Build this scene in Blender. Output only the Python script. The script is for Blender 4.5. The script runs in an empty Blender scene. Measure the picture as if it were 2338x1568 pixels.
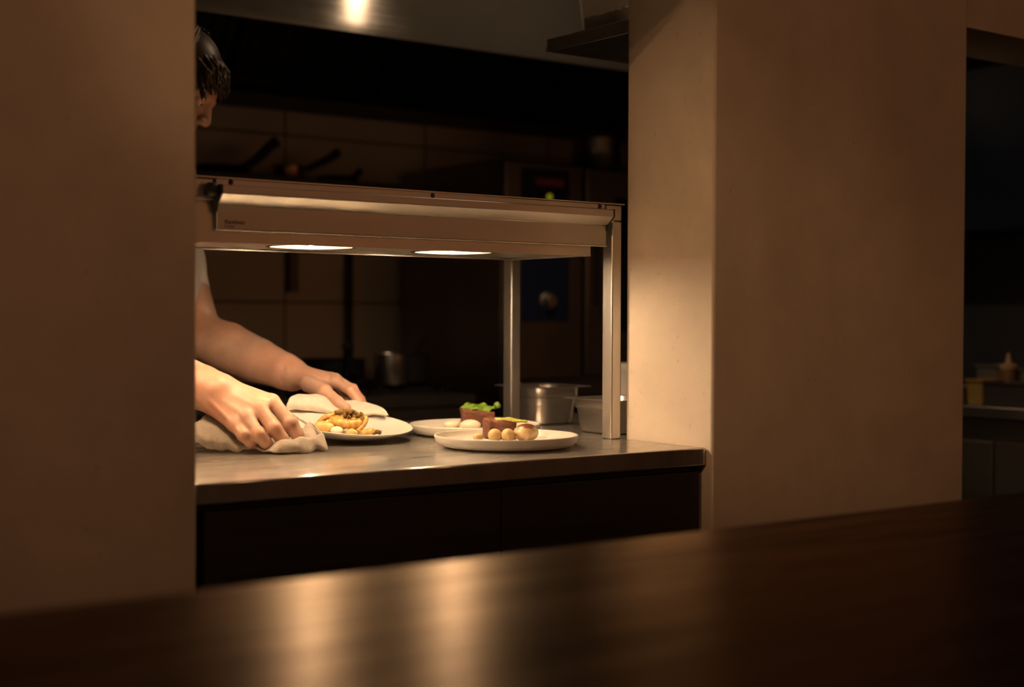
import bpy, bmesh, math, random
import numpy as np
from mathutils import Matrix, Vector

random.seed(7)
rng = np.random.default_rng(7)
S = bpy.context.scene
COL = S.collection

# ------------------------------------------------------------------ camera
cam_data = bpy.data.cameras.new('camera')
cam = bpy.data.objects.new('camera', cam_data)
COL.objects.link(cam)
cam_data.sensor_width = 36.0
cam_data.lens = 50.0
cam_data.clip_start = 0.02
YAW, PITCH, ROLL = math.radians(36.63), math.radians(-1.026), math.radians(0.2286)
fw = Vector((math.sin(YAW) * math.cos(PITCH), math.cos(YAW) * math.cos(PITCH), math.sin(PITCH)))
rt = Vector((math.cos(YAW), -math.sin(YAW), 0))
up = rt.cross(fw)
rt, up = rt * math.cos(ROLL) + up * math.sin(ROLL), up * math.cos(ROLL) - rt * math.sin(ROLL)
cm = Matrix((rt, up, -fw)).transposed().to_4x4()
cm.translation = (0, 0, 1.1461)
cam.matrix_world = cm
cam_data.dof.use_dof = True
cam_data.dof.focus_distance = 2.74
cam_data.dof.aperture_fstop = 2.0
S.camera = cam

# ------------------------------------------------------------------ world, exposure
w = bpy.data.worlds.new('world')
S.world = w
w.use_nodes = True
bg = w.node_tree.nodes['Background']
bg.inputs[0].default_value = (1.0, 0.62, 0.36, 1)
bg.inputs[1].default_value = 0.004
S.view_settings.view_transform = 'Standard'
S.view_settings.look = 'None'
S.view_settings.gamma = 1
S.view_settings.use_curve_mapping = False
S.view_settings.exposure = 0.0
S.cycles.sample_clamp_indirect = 0.0

LAMP_POWER = 800.0      # emission of the heat lamp bulbs
LAMP_COL = (1.0, 0.75, 0.49)
DINING_COL = (1.0, 0.50, 0.26)


# dining room ceiling spots: the light sits inside the can built by ceiling_spot()
def lamp(name, loc, power, col, size, target=None, spot=None):
    if spot:
        ld = bpy.data.lights.new(name, 'SPOT')
        ld.spot_size = math.radians(spot)
        ld.spot_blend = 0.9
        ld.shadow_soft_size = size
    else:
        ld = bpy.data.lights.new(name, 'AREA')
        ld.shape = 'DISK'
        ld.size = size
    ld.energy = power
    ld.color = col
    o = bpy.data.objects.new(name, ld)
    COL.objects.link(o)
    o.location = loc
    if target is not None:
        o.rotation_euler = (Vector(target) - Vector(loc)).to_track_quat('-Z', 'Y').to_euler()
    return o


SPOTS = [((-0.3, 0.1, 2.66), (0.3, 1.9, 1.0), 3.5), ((1.15, 0.1, 2.66), (1.3, 1.9, 1.0), 2.1), ((2.6, 0.1, 2.66), (2.3, 1.9, 1.0), 1.0)]
for i, (l, t, p) in enumerate(SPOTS):
    lamp('dining_light', l, p, DINING_COL, 0.10, t)

# added unseen spot at the far left, brightens the upper reveal of the pass
REVEAL_FILL = ((-1.5, .6, 2.6), (1.92, 2.10, 1.22), 105.0)
lamp('reveal_fill_light', REVEAL_FILL[0], REVEAL_FILL[2], (1.0, 0.54, 0.25), .04, REVEAL_FILL[1], spot=17)
# added unseen light: brightens the rear wall mirrored in the steel fascia
FASCIA_FILL = ((4.4, -2.2, 2.66), (4.6, -3.1, 1.3), 26.0)
lamp('fascia_fill_light', FASCIA_FILL[0], FASCIA_FILL[2], DINING_COL, .10, FASCIA_FILL[1])
# one dim ceiling light over the kitchen aisle, inside the fitting built by ceiling_spot()
KITCHEN = ((2.50, 2.78, 2.62), (2.3, 3.4, 0.0), 6.0)
lamp('kitchen_light', KITCHEN[0], KITCHEN[2], (1.0, 0.68, 0.42), 0.05, KITCHEN[1])


# ------------------------------------------------------------------ helpers
def world_loc(o):
    v = Vector(o.location)
    while o.parent:
        o = o.parent
        v = v + o.location
    return v


class MB:
    def __init__(s):
        s.v, s.f = [], []

    def add(s, vs, fs):
        b = len(s.v)
        s.v += [tuple(float(c) for c in p) for p in vs]
        s.f += [tuple(i + b for i in f) for f in fs]
        return s

    def box(s, x0, x1, y0, y1, z0, z1):
        vs = [(x, y, z) for z in (z0, z1) for y in (y0, y1) for x in (x0, x1)]
        return s.add(vs, [(0, 2, 3, 1), (4, 5, 7, 6), (0, 1, 5, 4), (2, 6, 7, 3), (0, 4, 6, 2), (1, 3, 7, 5)])

    def prism(s, poly, axis, a, b):
        # poly: list of 2d points in the plane of the other two axes (cyclic order x,y,z without axis)
        n = len(poly)

        def P(p, t):
            if axis == 'x':
                return (t, p[0], p[1])
            if axis == 'y':
                return (p[0], t, p[1])
            return (p[0], p[1], t)
        vs = [P(p, a) for p in poly] + [P(p, b) for p in poly]
        fs = [tuple(range(n)), tuple(range(2 * n - 1, n - 1, -1))]
        fs += [(i, i + n, (i + 1) % n + n, (i + 1) % n) for i in range(n)]
        return s.add(vs, fs)

    def lathe(s, prof, c=(0, 0, 0), n=48, close=True):
        vs, fs = [], []
        m = len(prof)
        for k in range(n):
            a = 2 * math.pi * k / n
            for r, z in prof:
                vs.append((c[0] + r * math.cos(a), c[1] + r * math.sin(a), c[2] + z))
        for k in range(n):
            k2 = (k + 1) % n
            for j in range(m - 1):
                fs.append((k * m + j, k2 * m + j, k2 * m + j + 1, k * m + j + 1))
        if close:
            if prof[0][0] > 1e-6:
                fs.append(tuple(k * m for k in range(n))[::-1])
            if prof[-1][0] > 1e-6:
                fs.append(tuple(k * m + m - 1 for k in range(n)))
        return s.add(vs, fs)

    def tube(s, pts, radii, n=16, cap=True):
        pts = [Vector(p) for p in pts]
        if not hasattr(radii, '__len__'):
            radii = [radii] * len(pts)
        vs, fs = [], []
        ref = None
        for i, p in enumerate(pts):
            t = (pts[min(i + 1, len(pts) - 1)] - pts[max(i - 1, 0)]).normalized()
            if ref is None:
                ref = t.orthogonal().normalized()
            ref = (ref - t * ref.dot(t)).normalized()
            b = t.cross(ref)
            for k in range(n):
                a = 2 * math.pi * k / n
                vs.append(p + (ref * math.cos(a) + b * math.sin(a)) * radii[i])
        for i in range(len(pts) - 1):
            for k in range(n):
                k2 = (k + 1) % n
                fs.append((i * n + k, i * n + k2, (i + 1) * n + k2, (i + 1) * n + k))
        if cap:
            fs.append(tuple(range(n))[::-1])
            fs.append(tuple((len(pts) - 1) * n + k for k in range(n)))
        return s.add(vs, fs)

    def ellipsoid(s, c, r, n=24, m=14, rot=None, noise=0.0, freq=30.0, seed=0):
        vs, fs = [], []
        R = rot if rot is not None else Matrix.Identity(3)
        ph = np.random.default_rng(seed).uniform(0, 6.28, 6)
        for j in range(m + 1):
            th = math.pi * j / m
            for k in range(n):
                a = 2 * math.pi * k / n
                d = Vector((math.sin(th) * math.cos(a), math.sin(th) * math.sin(a), math.cos(th)))
                q = Vector((d.x * r[0], d.y * r[1], d.z * r[2]))
                if noise:
                    g = (math.sin(freq * q.x + ph[0]) + math.sin(freq * q.y + ph[1]) + math.sin(freq * q.z + ph[2])
                         + .6 * math.sin(2.1 * freq * q.x + ph[3]) * math.sin(1.9 * freq * q.y + ph[4]))
                    q = q * (1 + noise * g / 3)
                vs.append(Vector(c) + R @ q)
        for j in range(m):
            for k in range(n):
                k2 = (k + 1) % n
                fs.append((j * n + k, (j + 1) * n + k, (j + 1) * n + k2, j * n + k2))
        return s.add(vs, fs)

    def grid(s, P):
        nu, nv = len(P), len(P[0])
        vs = [p for r in P for p in r]
        fs = [(i * nv + j, (i + 1) * nv + j, (i + 1) * nv + j + 1, i * nv + j + 1) for i in range(nu - 1) for j in range(nv - 1)]
        return s.add(vs, fs)

    def build(s, name, mat, parent=None, loc=None, smooth=True, angle=38, bevel=0.0, merge=True, bseg=2):
        me = bpy.data.meshes.new(name)
        base = Vector((0, 0, 0))
        if loc is not None:
            base = Vector(loc)
        elif parent is not None:
            base = world_loc(parent)
        me.from_pydata([tuple(Vector(p) - base) for p in s.v], [], s.f)
        bm = bmesh.new()
        bm.from_mesh(me)
        if merge:
            bmesh.ops.remove_doubles(bm, verts=bm.verts, dist=1e-6)
        bmesh.ops.recalc_face_normals(bm, faces=bm.faces)
        bm.to_mesh(me)
        bm.free()
        me.materials.append(mat)
        o = bpy.data.objects.new(name, me)
        COL.objects.link(o)
        if parent is not None:
            o.parent = parent
        elif loc is not None:
            o.location = loc
        if bevel:
            b = o.modifiers.new('bevel', 'BEVEL')
            b.width = bevel
            b.segments = bseg
            b.limit_method = 'ANGLE'
            b.angle_limit = math.radians(35)
            b.harden_normals = False
        if smooth:
            me.polygons.foreach_set('use_smooth', [True] * len(me.polygons))
            me.set_sharp_from_angle(angle=math.radians(angle))
        return o


def tag(o, label=None, cat=None, group=None, kind=None):
    if label:
        o['label'] = label
    if cat:
        o['category'] = cat
    if group:
        o['group'] = group
    if kind:
        o['kind'] = kind
    return o


def thing(name, loc, label, cat, group=None):
    o = bpy.data.objects.new(name, None)
    o.empty_display_size = 0.05
    COL.objects.link(o)
    o.location = loc
    return tag(o, label, cat, group)


def structure(name, mb, mat, bevel=0.0, **k):
    o = mb.build(name, mat, bevel=bevel, **k)
    o['kind'] = 'structure'
    return o


# ------------------------------------------------------------------ materials
def new_mat(name):
    m = bpy.data.materials.new(name)
    m.use_nodes = True
    nt = m.node_tree
    return m, nt, nt.nodes['Principled BSDF']


def node(nt, t, **k):
    n = nt.nodes.new(t)
    for a, b in k.items():
        setattr(n, a, b)
    return n


def coords(nt, scale=(1, 1, 1), rot=(0, 0, 0), kind='Object'):
    tc = node(nt, 'ShaderNodeTexCoord')
    mp = node(nt, 'ShaderNodeMapping')
    mp.inputs['Scale'].default_value = scale
    mp.inputs['Rotation'].default_value = rot
    nt.links.new(tc.outputs[kind], mp.inputs['Vector'])
    return mp.outputs[0]


def noise(nt, vec, scale, detail=4, rough=.55, dist=0.0):
    n = node(nt, 'ShaderNodeTexNoise')
    n.inputs['Scale'].default_value = scale
    n.inputs['Detail'].default_value = detail
    n.inputs['Roughness'].default_value = rough
    n.inputs['Distortion'].default_value = dist
    nt.links.new(vec, n.inputs['Vector'])
    return n.outputs['Fac']


def ramp(nt, fac, stops):
    r = node(nt, 'ShaderNodeValToRGB')
    cr = r.color_ramp
    while len(cr.elements) < len(stops):
        cr.elements.new(0.5)
    for e, (p, c) in zip(cr.elements, stops):
        e.position = p
        e.color = (c[0], c[1], c[2], 1) if hasattr(c, '__len__') else (c, c, c, 1)
    nt.links.new(fac, r.inputs[0])
    return r.outputs[0]


def bump(nt, bsdf, h, strength=.3, dist=.002):
    b = node(nt, 'ShaderNodeBump')
    b.inputs['Strength'].default_value = strength
    b.inputs['Distance'].default_value = dist
    nt.links.new(h, b.inputs['Height'])
    nt.links.new(b.outputs[0], bsdf.inputs['Normal'])


def mat_simple(name, col, rough=.5, metal=0.0, var=.12, scale=25, bmp=0.0, spec=.5, sss=0.0, coat=0.0, bscale=None, trans=0.0, world_tex=False):
    m, nt, b = new_mat(name)
    v = coords(nt)
    f = noise(nt, v, scale)
    lo = tuple(c * (1 - var) for c in col)
    hi = tuple(min(1, c * (1 + var)) for c in col)
    nt.links.new(ramp(nt, f, [(.3, lo), (.7, hi)]), b.inputs['Base Color'])
    b.inputs['Roughness'].default_value = rough
    b.inputs['Metallic'].default_value = metal
    b.inputs['Specular IOR Level'].default_value = spec
    b.inputs['Coat Weight'].default_value = coat
    b.inputs['Transmission Weight'].default_value = trans
    if sss:
        b.inputs['Subsurface Weight'].default_value = sss
        b.inputs['Subsurface Radius'].default_value = (.012, .005, .003)
        b.inputs['Subsurface Scale'].default_value = 1.0
    if bmp:
        bump(nt, b, noise(nt, v, bscale or scale * 3, 6), bmp, .002)
    return m


def mat_steel(name, col=(.60, .565, .52), rough=.27, brush='x', strength=.06, aniso=0.0):
    m, nt, b = new_mat(name)
    sc = {'x': (3, 260, 260), 'y': (260, 3, 260), 'z': (260, 260, 3)}[brush]
    v = coords(nt, sc)
    f = noise(nt, v, 1.0, 3)
    v2 = coords(nt, (1, 1, 1))
    f2 = noise(nt, v2, 9, 4)
    mx = node(nt, 'ShaderNodeMath', operation='ADD')
    nt.links.new(ramp(nt, f, [(.2, rough - .05), (.8, rough + .05)]), mx.inputs[0])
    nt.links.new(ramp(nt, f2, [(.35, -.0), (.75, .06)]), mx.inputs[1])
    nt.links.new(mx.outputs[0], b.inputs['Roughness'])
    nt.links.new(ramp(nt, f2, [(.2, tuple(c * .9 for c in col)), (.8, col)]), b.inputs['Base Color'])
    b.inputs['Metallic'].default_value = 1.0
    bump(nt, b, f, strength, .001)
    return m


def mat_emit(name, col, strength):
    m = bpy.data.materials.new(name)
    m.use_nodes = True
    nt = m.node_tree
    nt.nodes.remove(nt.nodes['Principled BSDF'])
    e = node(nt, 'ShaderNodeEmission')
    e.inputs[0].default_value = (*col, 1)
    e.inputs[1].default_value = strength
    nt.links.new(e.outputs[0], nt.nodes['Material Output'].inputs[0])
    return m


def mat_plaster():
    m, nt, b = new_mat('plaster')
    v = coords(nt)
    f = noise(nt, v, 2.2, 6, .6, .6)
    f2 = noise(nt, v, 9.0, 5, .6)
    c1 = ramp(nt, f, [(.3, (.61, .515, .405)), (.7, (.75, .645, .52))])
    c2 = ramp(nt, f2, [(.3, .88), (.65, 1.0)])
    mx = node(nt, 'ShaderNodeMix', data_type='RGBA', blend_type='MULTIPLY')
    mx.inputs[0].default_value = .8
    nt.links.new(c1, mx.inputs[6])
    nt.links.new(c2, mx.inputs[7])
    # a few worn specks
    f3 = noise(nt, v, 70.0, 3, .5)
    c3 = ramp(nt, f3, [(.27, (.55, .45, .35)), (.33, (1, 1, 1))])
    mx2 = node(nt, 'ShaderNodeMix', data_type='RGBA', blend_type='MULTIPLY')
    mx2.inputs[0].default_value = .3
    nt.links.new(mx.outputs[2], mx2.inputs[6])
    nt.links.new(c3, mx2.inputs[7])
    nt.links.new(mx2.outputs[2], b.inputs['Base Color'])
    b.inputs['Roughness'].default_value = .85
    b.inputs['Specular IOR Level'].default_value = .2
    bump(nt, b, noise(nt, v, 120, 6, .65), .12, .002)
    return m


def mat_wood(name, dark, light, rough=.32, coat=.4, axis='x', scale=1.0, bmp=.12):
    m, nt, b = new_mat(name)
    sc = {'x': (1.2, 16, 16), 'y': (16, 1.2, 16), 'z': (16, 16, 1.2)}[axis]
    v = coords(nt, tuple(c * scale for c in sc))
    f = noise(nt, v, 1.6, 8, .65, .9)
    nt.links.new(ramp(nt, f, [(.25, dark), (.75, light)]), b.inputs['Base Color'])
    nt.links.new(ramp(nt, f, [(.2, rough + .08), (.8, rough - .05)]), b.inputs['Roughness'])
    b.inputs['Coat Weight'].default_value = coat
    b.inputs['Coat Roughness'].default_value = rough * .8
    bump(nt, b, f, bmp, .002)
    return m


PLASTER = mat_plaster()
STEEL_X = mat_steel('brushed_steel', rough=.36, brush='x')
STEEL_Z = mat_steel('brushed_steel_upright', rough=.42, brush='z')
STEEL_Y = mat_steel('brushed_steel_deep', brush='y')
STEEL_TOP = mat_steel('counter_steel', col=(.56, .53, .50), rough=.09, brush='x', strength=.008)


def worn_top(m):
    # worn worktop: a sharp reflection under a haze of fine scratches
    nt = m.node_tree
    b = nt.nodes['Principled BSDF']
    b2 = node(nt, 'ShaderNodeBsdfPrincipled')
    b2.inputs['Base Color'].default_value = (.55, .50, .45, 1)
    b2.inputs['Metallic'].default_value = .85
    b2.inputs['Roughness'].default_value = .46
    f = noise(nt, coords(nt, (5, 60, 1)), 1.0, 5, .6, .4)
    bump(nt, b2, f, .15, .001)
    mx = node(nt, 'ShaderNodeMixShader')
    nt.links.new(ramp(nt, noise(nt, coords(nt, (3, 9, 1)), 2.0, 6, .65), [(.3, .26), (.7, .50)]), mx.inputs[0])
    nt.links.new(b.outputs[0], mx.inputs[1])
    nt.links.new(b2.outputs[0], mx.inputs[2])
    nt.links.new(mx.outputs[0], nt.nodes['Material Output'].inputs[0])


worn_top(STEEL_TOP)
STEEL_SATIN = mat_steel('satin_steel', col=(.58, .55, .51), rough=.42, brush='x', strength=.02)
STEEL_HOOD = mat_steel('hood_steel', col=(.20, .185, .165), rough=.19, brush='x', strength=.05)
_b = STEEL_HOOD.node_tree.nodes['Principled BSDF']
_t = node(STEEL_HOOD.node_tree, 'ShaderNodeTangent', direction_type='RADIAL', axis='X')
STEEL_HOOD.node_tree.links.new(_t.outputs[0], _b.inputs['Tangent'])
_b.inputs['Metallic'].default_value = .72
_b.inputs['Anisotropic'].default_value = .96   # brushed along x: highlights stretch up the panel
STEEL_PAN = mat_simple('pan_steel', (.62, .585, .54), .34, 1.0, .05, 12)
DARK_STEEL = mat_simple('dark_steel', (.06, .058, .055), .42, .8, .2, 12)
BLACK = mat_simple('black_plastic', (.012, .012, .013), .5, 0, .2, 20)
BLACK_IRON = mat_simple('black_iron', (.02, .02, .02), .55, .4, .25, 25, .1)
BAR_WOOD = mat_wood('bar_wood', (.003, .0028, .0026), (.010, .0085, .007), .40, 0.0, 'x', 1.0, .10)


def oiled(m, tint, rough):
    # oiled dark wood: brown body under a warm toned gloss that follows the grain
    nt = m.node_tree
    b = nt.nodes['Principled BSDF']
    b.inputs['Specular IOR Level'].default_value = 0.0
    g = node(nt, 'ShaderNodeBsdfGlossy')
    g.inputs['Color'].default_value = (*tint, 1)
    g.inputs['Roughness'].default_value = rough
    nt.links.new(b.inputs['Normal'].links[0].from_socket, g.inputs['Normal'])
    fr = node(nt, 'ShaderNodeFresnel')
    fr.inputs['IOR'].default_value = 1.35
    f = noise(nt, coords(nt, (1.6, 26, 26)), 1.5, 6, .65, .8)
    ml = node(nt, 'ShaderNodeMath', operation='MULTIPLY')
    nt.links.new(fr.outputs[0], ml.inputs[0])
    nt.links.new(ramp(nt, f, [(.3, .34), (.62, .80)]), ml.inputs[1])
    mx = node(nt, 'ShaderNodeMixShader')
    nt.links.new(ml.outputs[0], mx.inputs[0])
    nt.links.new(b.outputs[0], mx.inputs[1])
    nt.links.new(g.outputs[0], mx.inputs[2])
    nt.links.new(mx.outputs[0], nt.nodes['Material Output'].inputs[0])


oiled(BAR_WOOD, (.88, .65, .47), .30)
CAB_WOOD = mat_wood('cabinet_wood', (.010, .0065, .005), (.026, .016, .011), .6, 0.0, 'x', 1.4)
CERAMIC = mat_simple('cream_glaze', (.64, .595, .53), .33, 0, .03, 8, .02, .5)
FLOOR = mat_simple('dark_floor', (.035, .028, .022), .45, 0, .25, 4, .05)
CEIL = mat_simple('ceiling_paint', (.30, .25, .20), .9, 0, .05, 6)
BACKWALL = None


def mat_tiles():
    m, nt, b = new_mat('wall_tiles')
    v = coords(nt, (1, 1, 1), (math.radians(90), 0, 0))
    br = node(nt, 'ShaderNodeTexBrick')
    br.offset = 0.0
    br.inputs['Scale'].default_value = 1.0
    br.inputs['Brick Width'].default_value = .60
    br.inputs['Row Height'].default_value = .60
    br.inputs['Mortar Size'].default_value = .004
    br.inputs['Color1'].default_value = (.72, .59, .45, 1)
    br.inputs['Color2'].default_value = (.75, .61, .46, 1)
    br.inputs['Mortar'].default_value = (.12, .095, .07, 1)
    nt.links.new(v, br.inputs['Vector'])
    nt.links.new(br.outputs['Color'], b.inputs['Base Color'])
    b.inputs['Roughness'].default_value = .45
    return m


TILES = mat_tiles()

# ------------------------------------------------------------------ setting
WY0, WY1 = 1.944, 2.195          # front and back of the plaster wall
XL, XR, XP = 0.871, 1.922, 2.704  # opening left, opening right, end of right pier
ZH = 1.806                        # underside of header over the openings

structure('floor', MB().box(-3.0, 6.0, -3.2, 4.8, -.05, 0), FLOOR)
structure('ceiling', MB().box(-3.0, 6.0, -3.2, 4.8, 2.7, 2.75), CEIL)
structure('wall_left', MB().box(-3.0, XL, WY0, WY1, 0, 2.7), PLASTER, bevel=.005)
structure('wall_right', MB().box(XR, XP, WY0, WY1, 0, 2.7), PLASTER, bevel=.006)
structure('wall_top', MB().box(XL, XR, WY0, WY1, ZH, 2.7), PLASTER)
structure('wall_header', MB().box(XP, 6.0, WY0 + .03, WY1, ZH, 2.7), PLASTER)
structure('wall_back', MB().box(-3.0, 6.0, 4.6, 4.7, 0, 2.7), TILES)
structure('wall_end', MB().box(4.6, 4.7, WY1, 4.6, 0, 2.7), mat_simple('end_wall_paint', (.05, .055, .065), .6, 0, .1, 6))
structure('wall_rear', MB().box(-3.0, 6.0, -3.2, -3.1, 0, 2.7), mat_simple('dining_wall_paint', (.60, .46, .33), .8, 0, .1, 3))
structure('wall_side', MB().box(-3.0, -2.9, -3.1, 4.6, 0, 2.7), mat_simple('side_wall_paint', (.28, .2, .14), .8, 0, .1, 3))
structure('wall_far', MB().box(5.9, 6.0, -3.1, WY0, 0, 2.7), mat_simple('far_wall_paint', (.18, .13, .1), .8, 0, .1, 3))

for i, (l, t, p) in enumerate(SPOTS + [KITCHEN, REVEAL_FILL, FASCIA_FILL]):  # the last two fittings are made up for the added fill lights
    c = thing('ceiling_spot', l, ('round black ceiling downlight above the bar, ' + ('over its left half', 'over the pass opening', 'in front of the right pier', '')[i] if i < 3 else ('round black ceiling downlight over the kitchen aisle', 'added black ceiling spot at the far left, brightening the pass reveal', 'added black ceiling light brightening the rear dining wall for the fascia reflection')[i - 3]), 'ceiling light', 'ceiling downlights')
    d = (Vector(t) - Vector(l)).normalized()
    a = Vector(l)
    MB().tube([a - d * .07, a - d * .035, a + d * .03], [.07, .08, .08], 24, cap=False).build('can', BLACK, c)
    MB().box(l[0] - .012, l[0] + .012, l[1] - .012, l[1] + .012, l[2] + .03, 2.7).build('stem', BLACK, c)

# ------------------------------------------------------------------ dining bar in the foreground
bar = thing('bar_counter', (0.6, .8, 0), 'dark stained wooden bar running across the front of the picture', 'bar')
MB().box(-1.6, 3.6, .40, 1.294, .835, .88).build('top', BAR_WOOD, bar, bevel=.006)
MB().box(-1.5, 3.5, .62, 1.20, 0, .835).build('base', CAB_WOOD, bar)

# ------------------------------------------------------------------ pass counter
CZ = .90
ct = thing('pass_counter', (1.39, 2.4, 0), 'stainless steel pass counter with plates under the heat lamps', 'counter')
poly = [(XL + .003, 1.958), (XR - .003, 1.958), (XR - .003, WY1 + .003), (2.62, WY1 + .003), (2.62, 2.86), (.25, 2.86), (.25, WY1 + .003), (XL + .003, WY1 + .003)]
MB().prism(poly, 'z', CZ - .034, CZ).build('worktop', STEEL_TOP, ct, bevel=.003)
MB().box(XL + .003, XR - .003, 1.985, 2.19, .0, CZ - .034).build('carcass', BLACK, ct)
for x0, x1 in ((XL + .022, 1.4395), (1.4425, XR - .012)):
    MB().box(x0, x1, 1.967, 1.985, .14, CZ - .046).build('drawer_front', CAB_WOOD, ct, bevel=.001)
MB().box(.30, 2.60, 2.25, 2.84, .12, CZ - .034).build('base_cabinet', STEEL_X, ct)
MB().box(.34, 2.56, 2.30, 2.80, 0, .12).build('plinth', BLACK, ct)


# ------------------------------------------------------------------ heated gantry on the pass
gy = thing('heat_lamp_gantry', (1.13, 2.38, CZ), 'brushed steel heat lamp gantry standing on the pass', 'heat lamp gantry')
PX0, PX1 = 1.886, 1.912
for x0, x1 in ((PX0, PX1), (.34, .366)):
    for y0, y1 in ((2.197, 2.228), (2.539, 2.570)):
        MB().box(x0, x1, y0, y1, CZ, 1.3435).build('post', STEEL_Z, gy, bevel=.003)
MB().box(.34, PX1, 2.197, 2.228, 1.344, 1.3765).build('front_rail', STEEL_X, gy, bevel=.003)
MB().box(.34, PX1, 2.539, 2.570, 1.344, 1.3765).build('rear_rail', STEEL_X, gy, bevel=.003)
for x0, x1 in ((PX0, PX1), (.34, .366)):
    MB().box(x0, x1, 2.228, 2.539, 1.344, 1.3765).build('end_rail', STEEL_Y, gy, bevel=.003)
MB().box(.335, PX1 + .003, 2.1925, 2.575, 1.3768, 1.379).build('top_shelf', STEEL_X, gy)
MB().tube([(.366, 2.194, 1.342), (PX0, 2.194, 1.342)], .0026, 12).build('rail_lip', STEEL_X, gy)
# lamp housing: sheet metal box open below, with a lower plate that holds the lamps
HX0, HX1, HY0, HY1, HZ0, HZ1 = .45, 1.832, 2.200, 2.462, 1.272, 1.3435
hs = MB()
hs.box(HX0, HX1, HY0, HY0 + .003, HZ0, HZ1)
hs.box(HX0, HX1, HY1 - .003, HY1, HZ0, HZ1)
hs.box(HX0, HX0 + .003, HY0 + .003, HY1 - .003, HZ0, HZ1)
hs.box(HX1 - .003, HX1, HY0 + .003, HY1 - .003, HZ0, HZ1)
hs.box(HX0, HX1, HY0, HY1, HZ1 - .002, HZ1)
housing = hs.build('lamp_housing', STEEL_X, gy, bevel=.001)
lips = MB().box(HX0, HX1, HY0 - .0005, HY0 + .007, HZ0 - .0015, HZ0 + .001)
lips.box(HX0, HX1, HY1 - .007, HY1 + .0005, HZ0 - .0015, HZ0 + .001)
lips.box(HX0, HX0 + .007, HY0, HY1, HZ0 - .0015, HZ0 + .001).box(HX1 - .007, HX1, HY0, HY1, HZ0 - .0015, HZ0 + .001)
lips.build('housing_lip', STEEL_X, housing)
LX = [.950, 1.262, 1.576]
LYc, LR = 2.315, .077
PZ = HZ0 + .003
pl = MB()
NS = 48


def sq(a, x0, x1, y0, y1, cx, cy):
    dx, dy = math.cos(a), math.sin(a)
    t = min(((x1 - cx) / dx if dx > 1e-9 else (x0 - cx) / dx if dx < -1e-9 else 1e9), ((y1 - cy) / dy if dy > 1e-9 else (y0 - cy) / dy if dy < -1e-9 else 1e9))
    return (cx + dx * t, cy + dy * t)


edges = [HX0 + .003, (LX[0] + LX[1]) / 2, (LX[1] + LX[2]) / 2, HX1 - .003]
for i, lx in enumerate(LX):
    x0, x1, y0, y1 = edges[i], edges[i + 1], HY0 + .003, HY1 - .003
    angs = sorted(set([2 * math.pi * k / NS for k in range(NS)] + [math.atan2(y - LYc, x - lx) % (2 * math.pi) for x in (x0, x1) for y in (y0, y1)]))
    n = len(angs)
    vs = [(lx + LR * math.cos(a), LYc + LR * math.sin(a), PZ) for a in angs] + [(*sq(a, x0, x1, y0, y1, lx, LYc), PZ) for a in angs]
    pl.add(vs, [(k, (k + 1) % n, (k + 1) % n + n, k + n) for k in range(n)])
pl.build('lamp_plate', STEEL_X, housing, smooth=False)
BULB = mat_emit('bulb_glow', LAMP_COL, LAMP_POWER)
REFL = mat_simple('lamp_reflector', (.60, .48, .32), .35, .6, .04, 10)
for lx in LX:
    u = MB().lathe([(LR + .006, -.001), (LR + .006, .001), (LR - .0015, .001), (LR - .0015, -.001), (LR + .006, -.001)], (lx, LYc, PZ), 48, close=False)
    ring = u.build('lamp_ring', DARK_STEEL, gy)
    MB().lathe([(LR - .002, 0), (LR - .004, .012), (LR * .82, .032), (LR * .5, .052), (.02, .058), (0, .058)], (lx, LYc, PZ), 48, close=False).build('reflector', REFL, ring)
    MB().ellipsoid((lx, LYc, PZ + .0215), (.009, .009, .0235), 20, 12).build('bulb', BULB, ring)
    MB().lathe([(.012, .034), (.014, .058), (0, .058)], (lx, LYc, PZ), 20).build('socket', DARK_STEEL, ring)
# folded fascia in front of the rail
FX0, FX1 = 1.017, 1.865
prof = [(2.197, 1.3765), (2.1945, 1.3765), (2.1945, 1.3665), (2.168, 1.3635), (2.168, 1.3500), (2.1855, 1.3350), (2.1905, 1.3330), (2.1915, 1.2915), (2.1935, 1.2915), (2.1935, 1.334), (2.197, 1.336)]
fascia = MB().prism(prof, 'x', FX0, FX1).build('fascia', STEEL_SATIN, gy, bevel=.0013)
MB().tube([(FX0, 2.1912, 1.2918), (FX1, 2.1912, 1.2918)], .0017, 12).build('hem', STEEL_SATIN, fascia)
cp = [(2.1985, 1.3745), (2.1935, 1.3745), (2.1935, 1.366), (2.1670, 1.3645), (2.1670, 1.3495), (2.1845, 1.3345), (2.1885, 1.322), (2.1935, 1.319), (2.1985, 1.322)]
for x0, x1 in ((FX0 - .003, FX0 + .0005), (FX1 - .0005, FX1 + .002)):
    cap = MB().prism(cp, 'x', x0, x1).build('hollow_end_shade', BLACK, fascia)  # black sheet in place of the shaded hollow of the open profile
kn = MB()
kn.lathe([(0, 0), (.010, 0), (.012, .003), (.012, .014), (.010, .017), (0, .017)], (0, 0, 0), 24)
kn.v = [(FX0 - .003 - z, 2.186 + x, 1.3565 + y) for x, y, z in kn.v]
kn.build('knob', BLACK, fascia)
for sx in (1.044, 1.448, 1.850):
    sc = MB().lathe([(0, .0016), (.0022, .0016), (.0024, .0005), (.0042, .0012), (.0048, 0)], (0, 0, 0), 20)
    sc.v = [(sx + x, 2.1945 - z, 1.3713 + y) for x, y, z in sc.v]
    sc.build('screw', DARK_STEEL, fascia)


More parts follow.
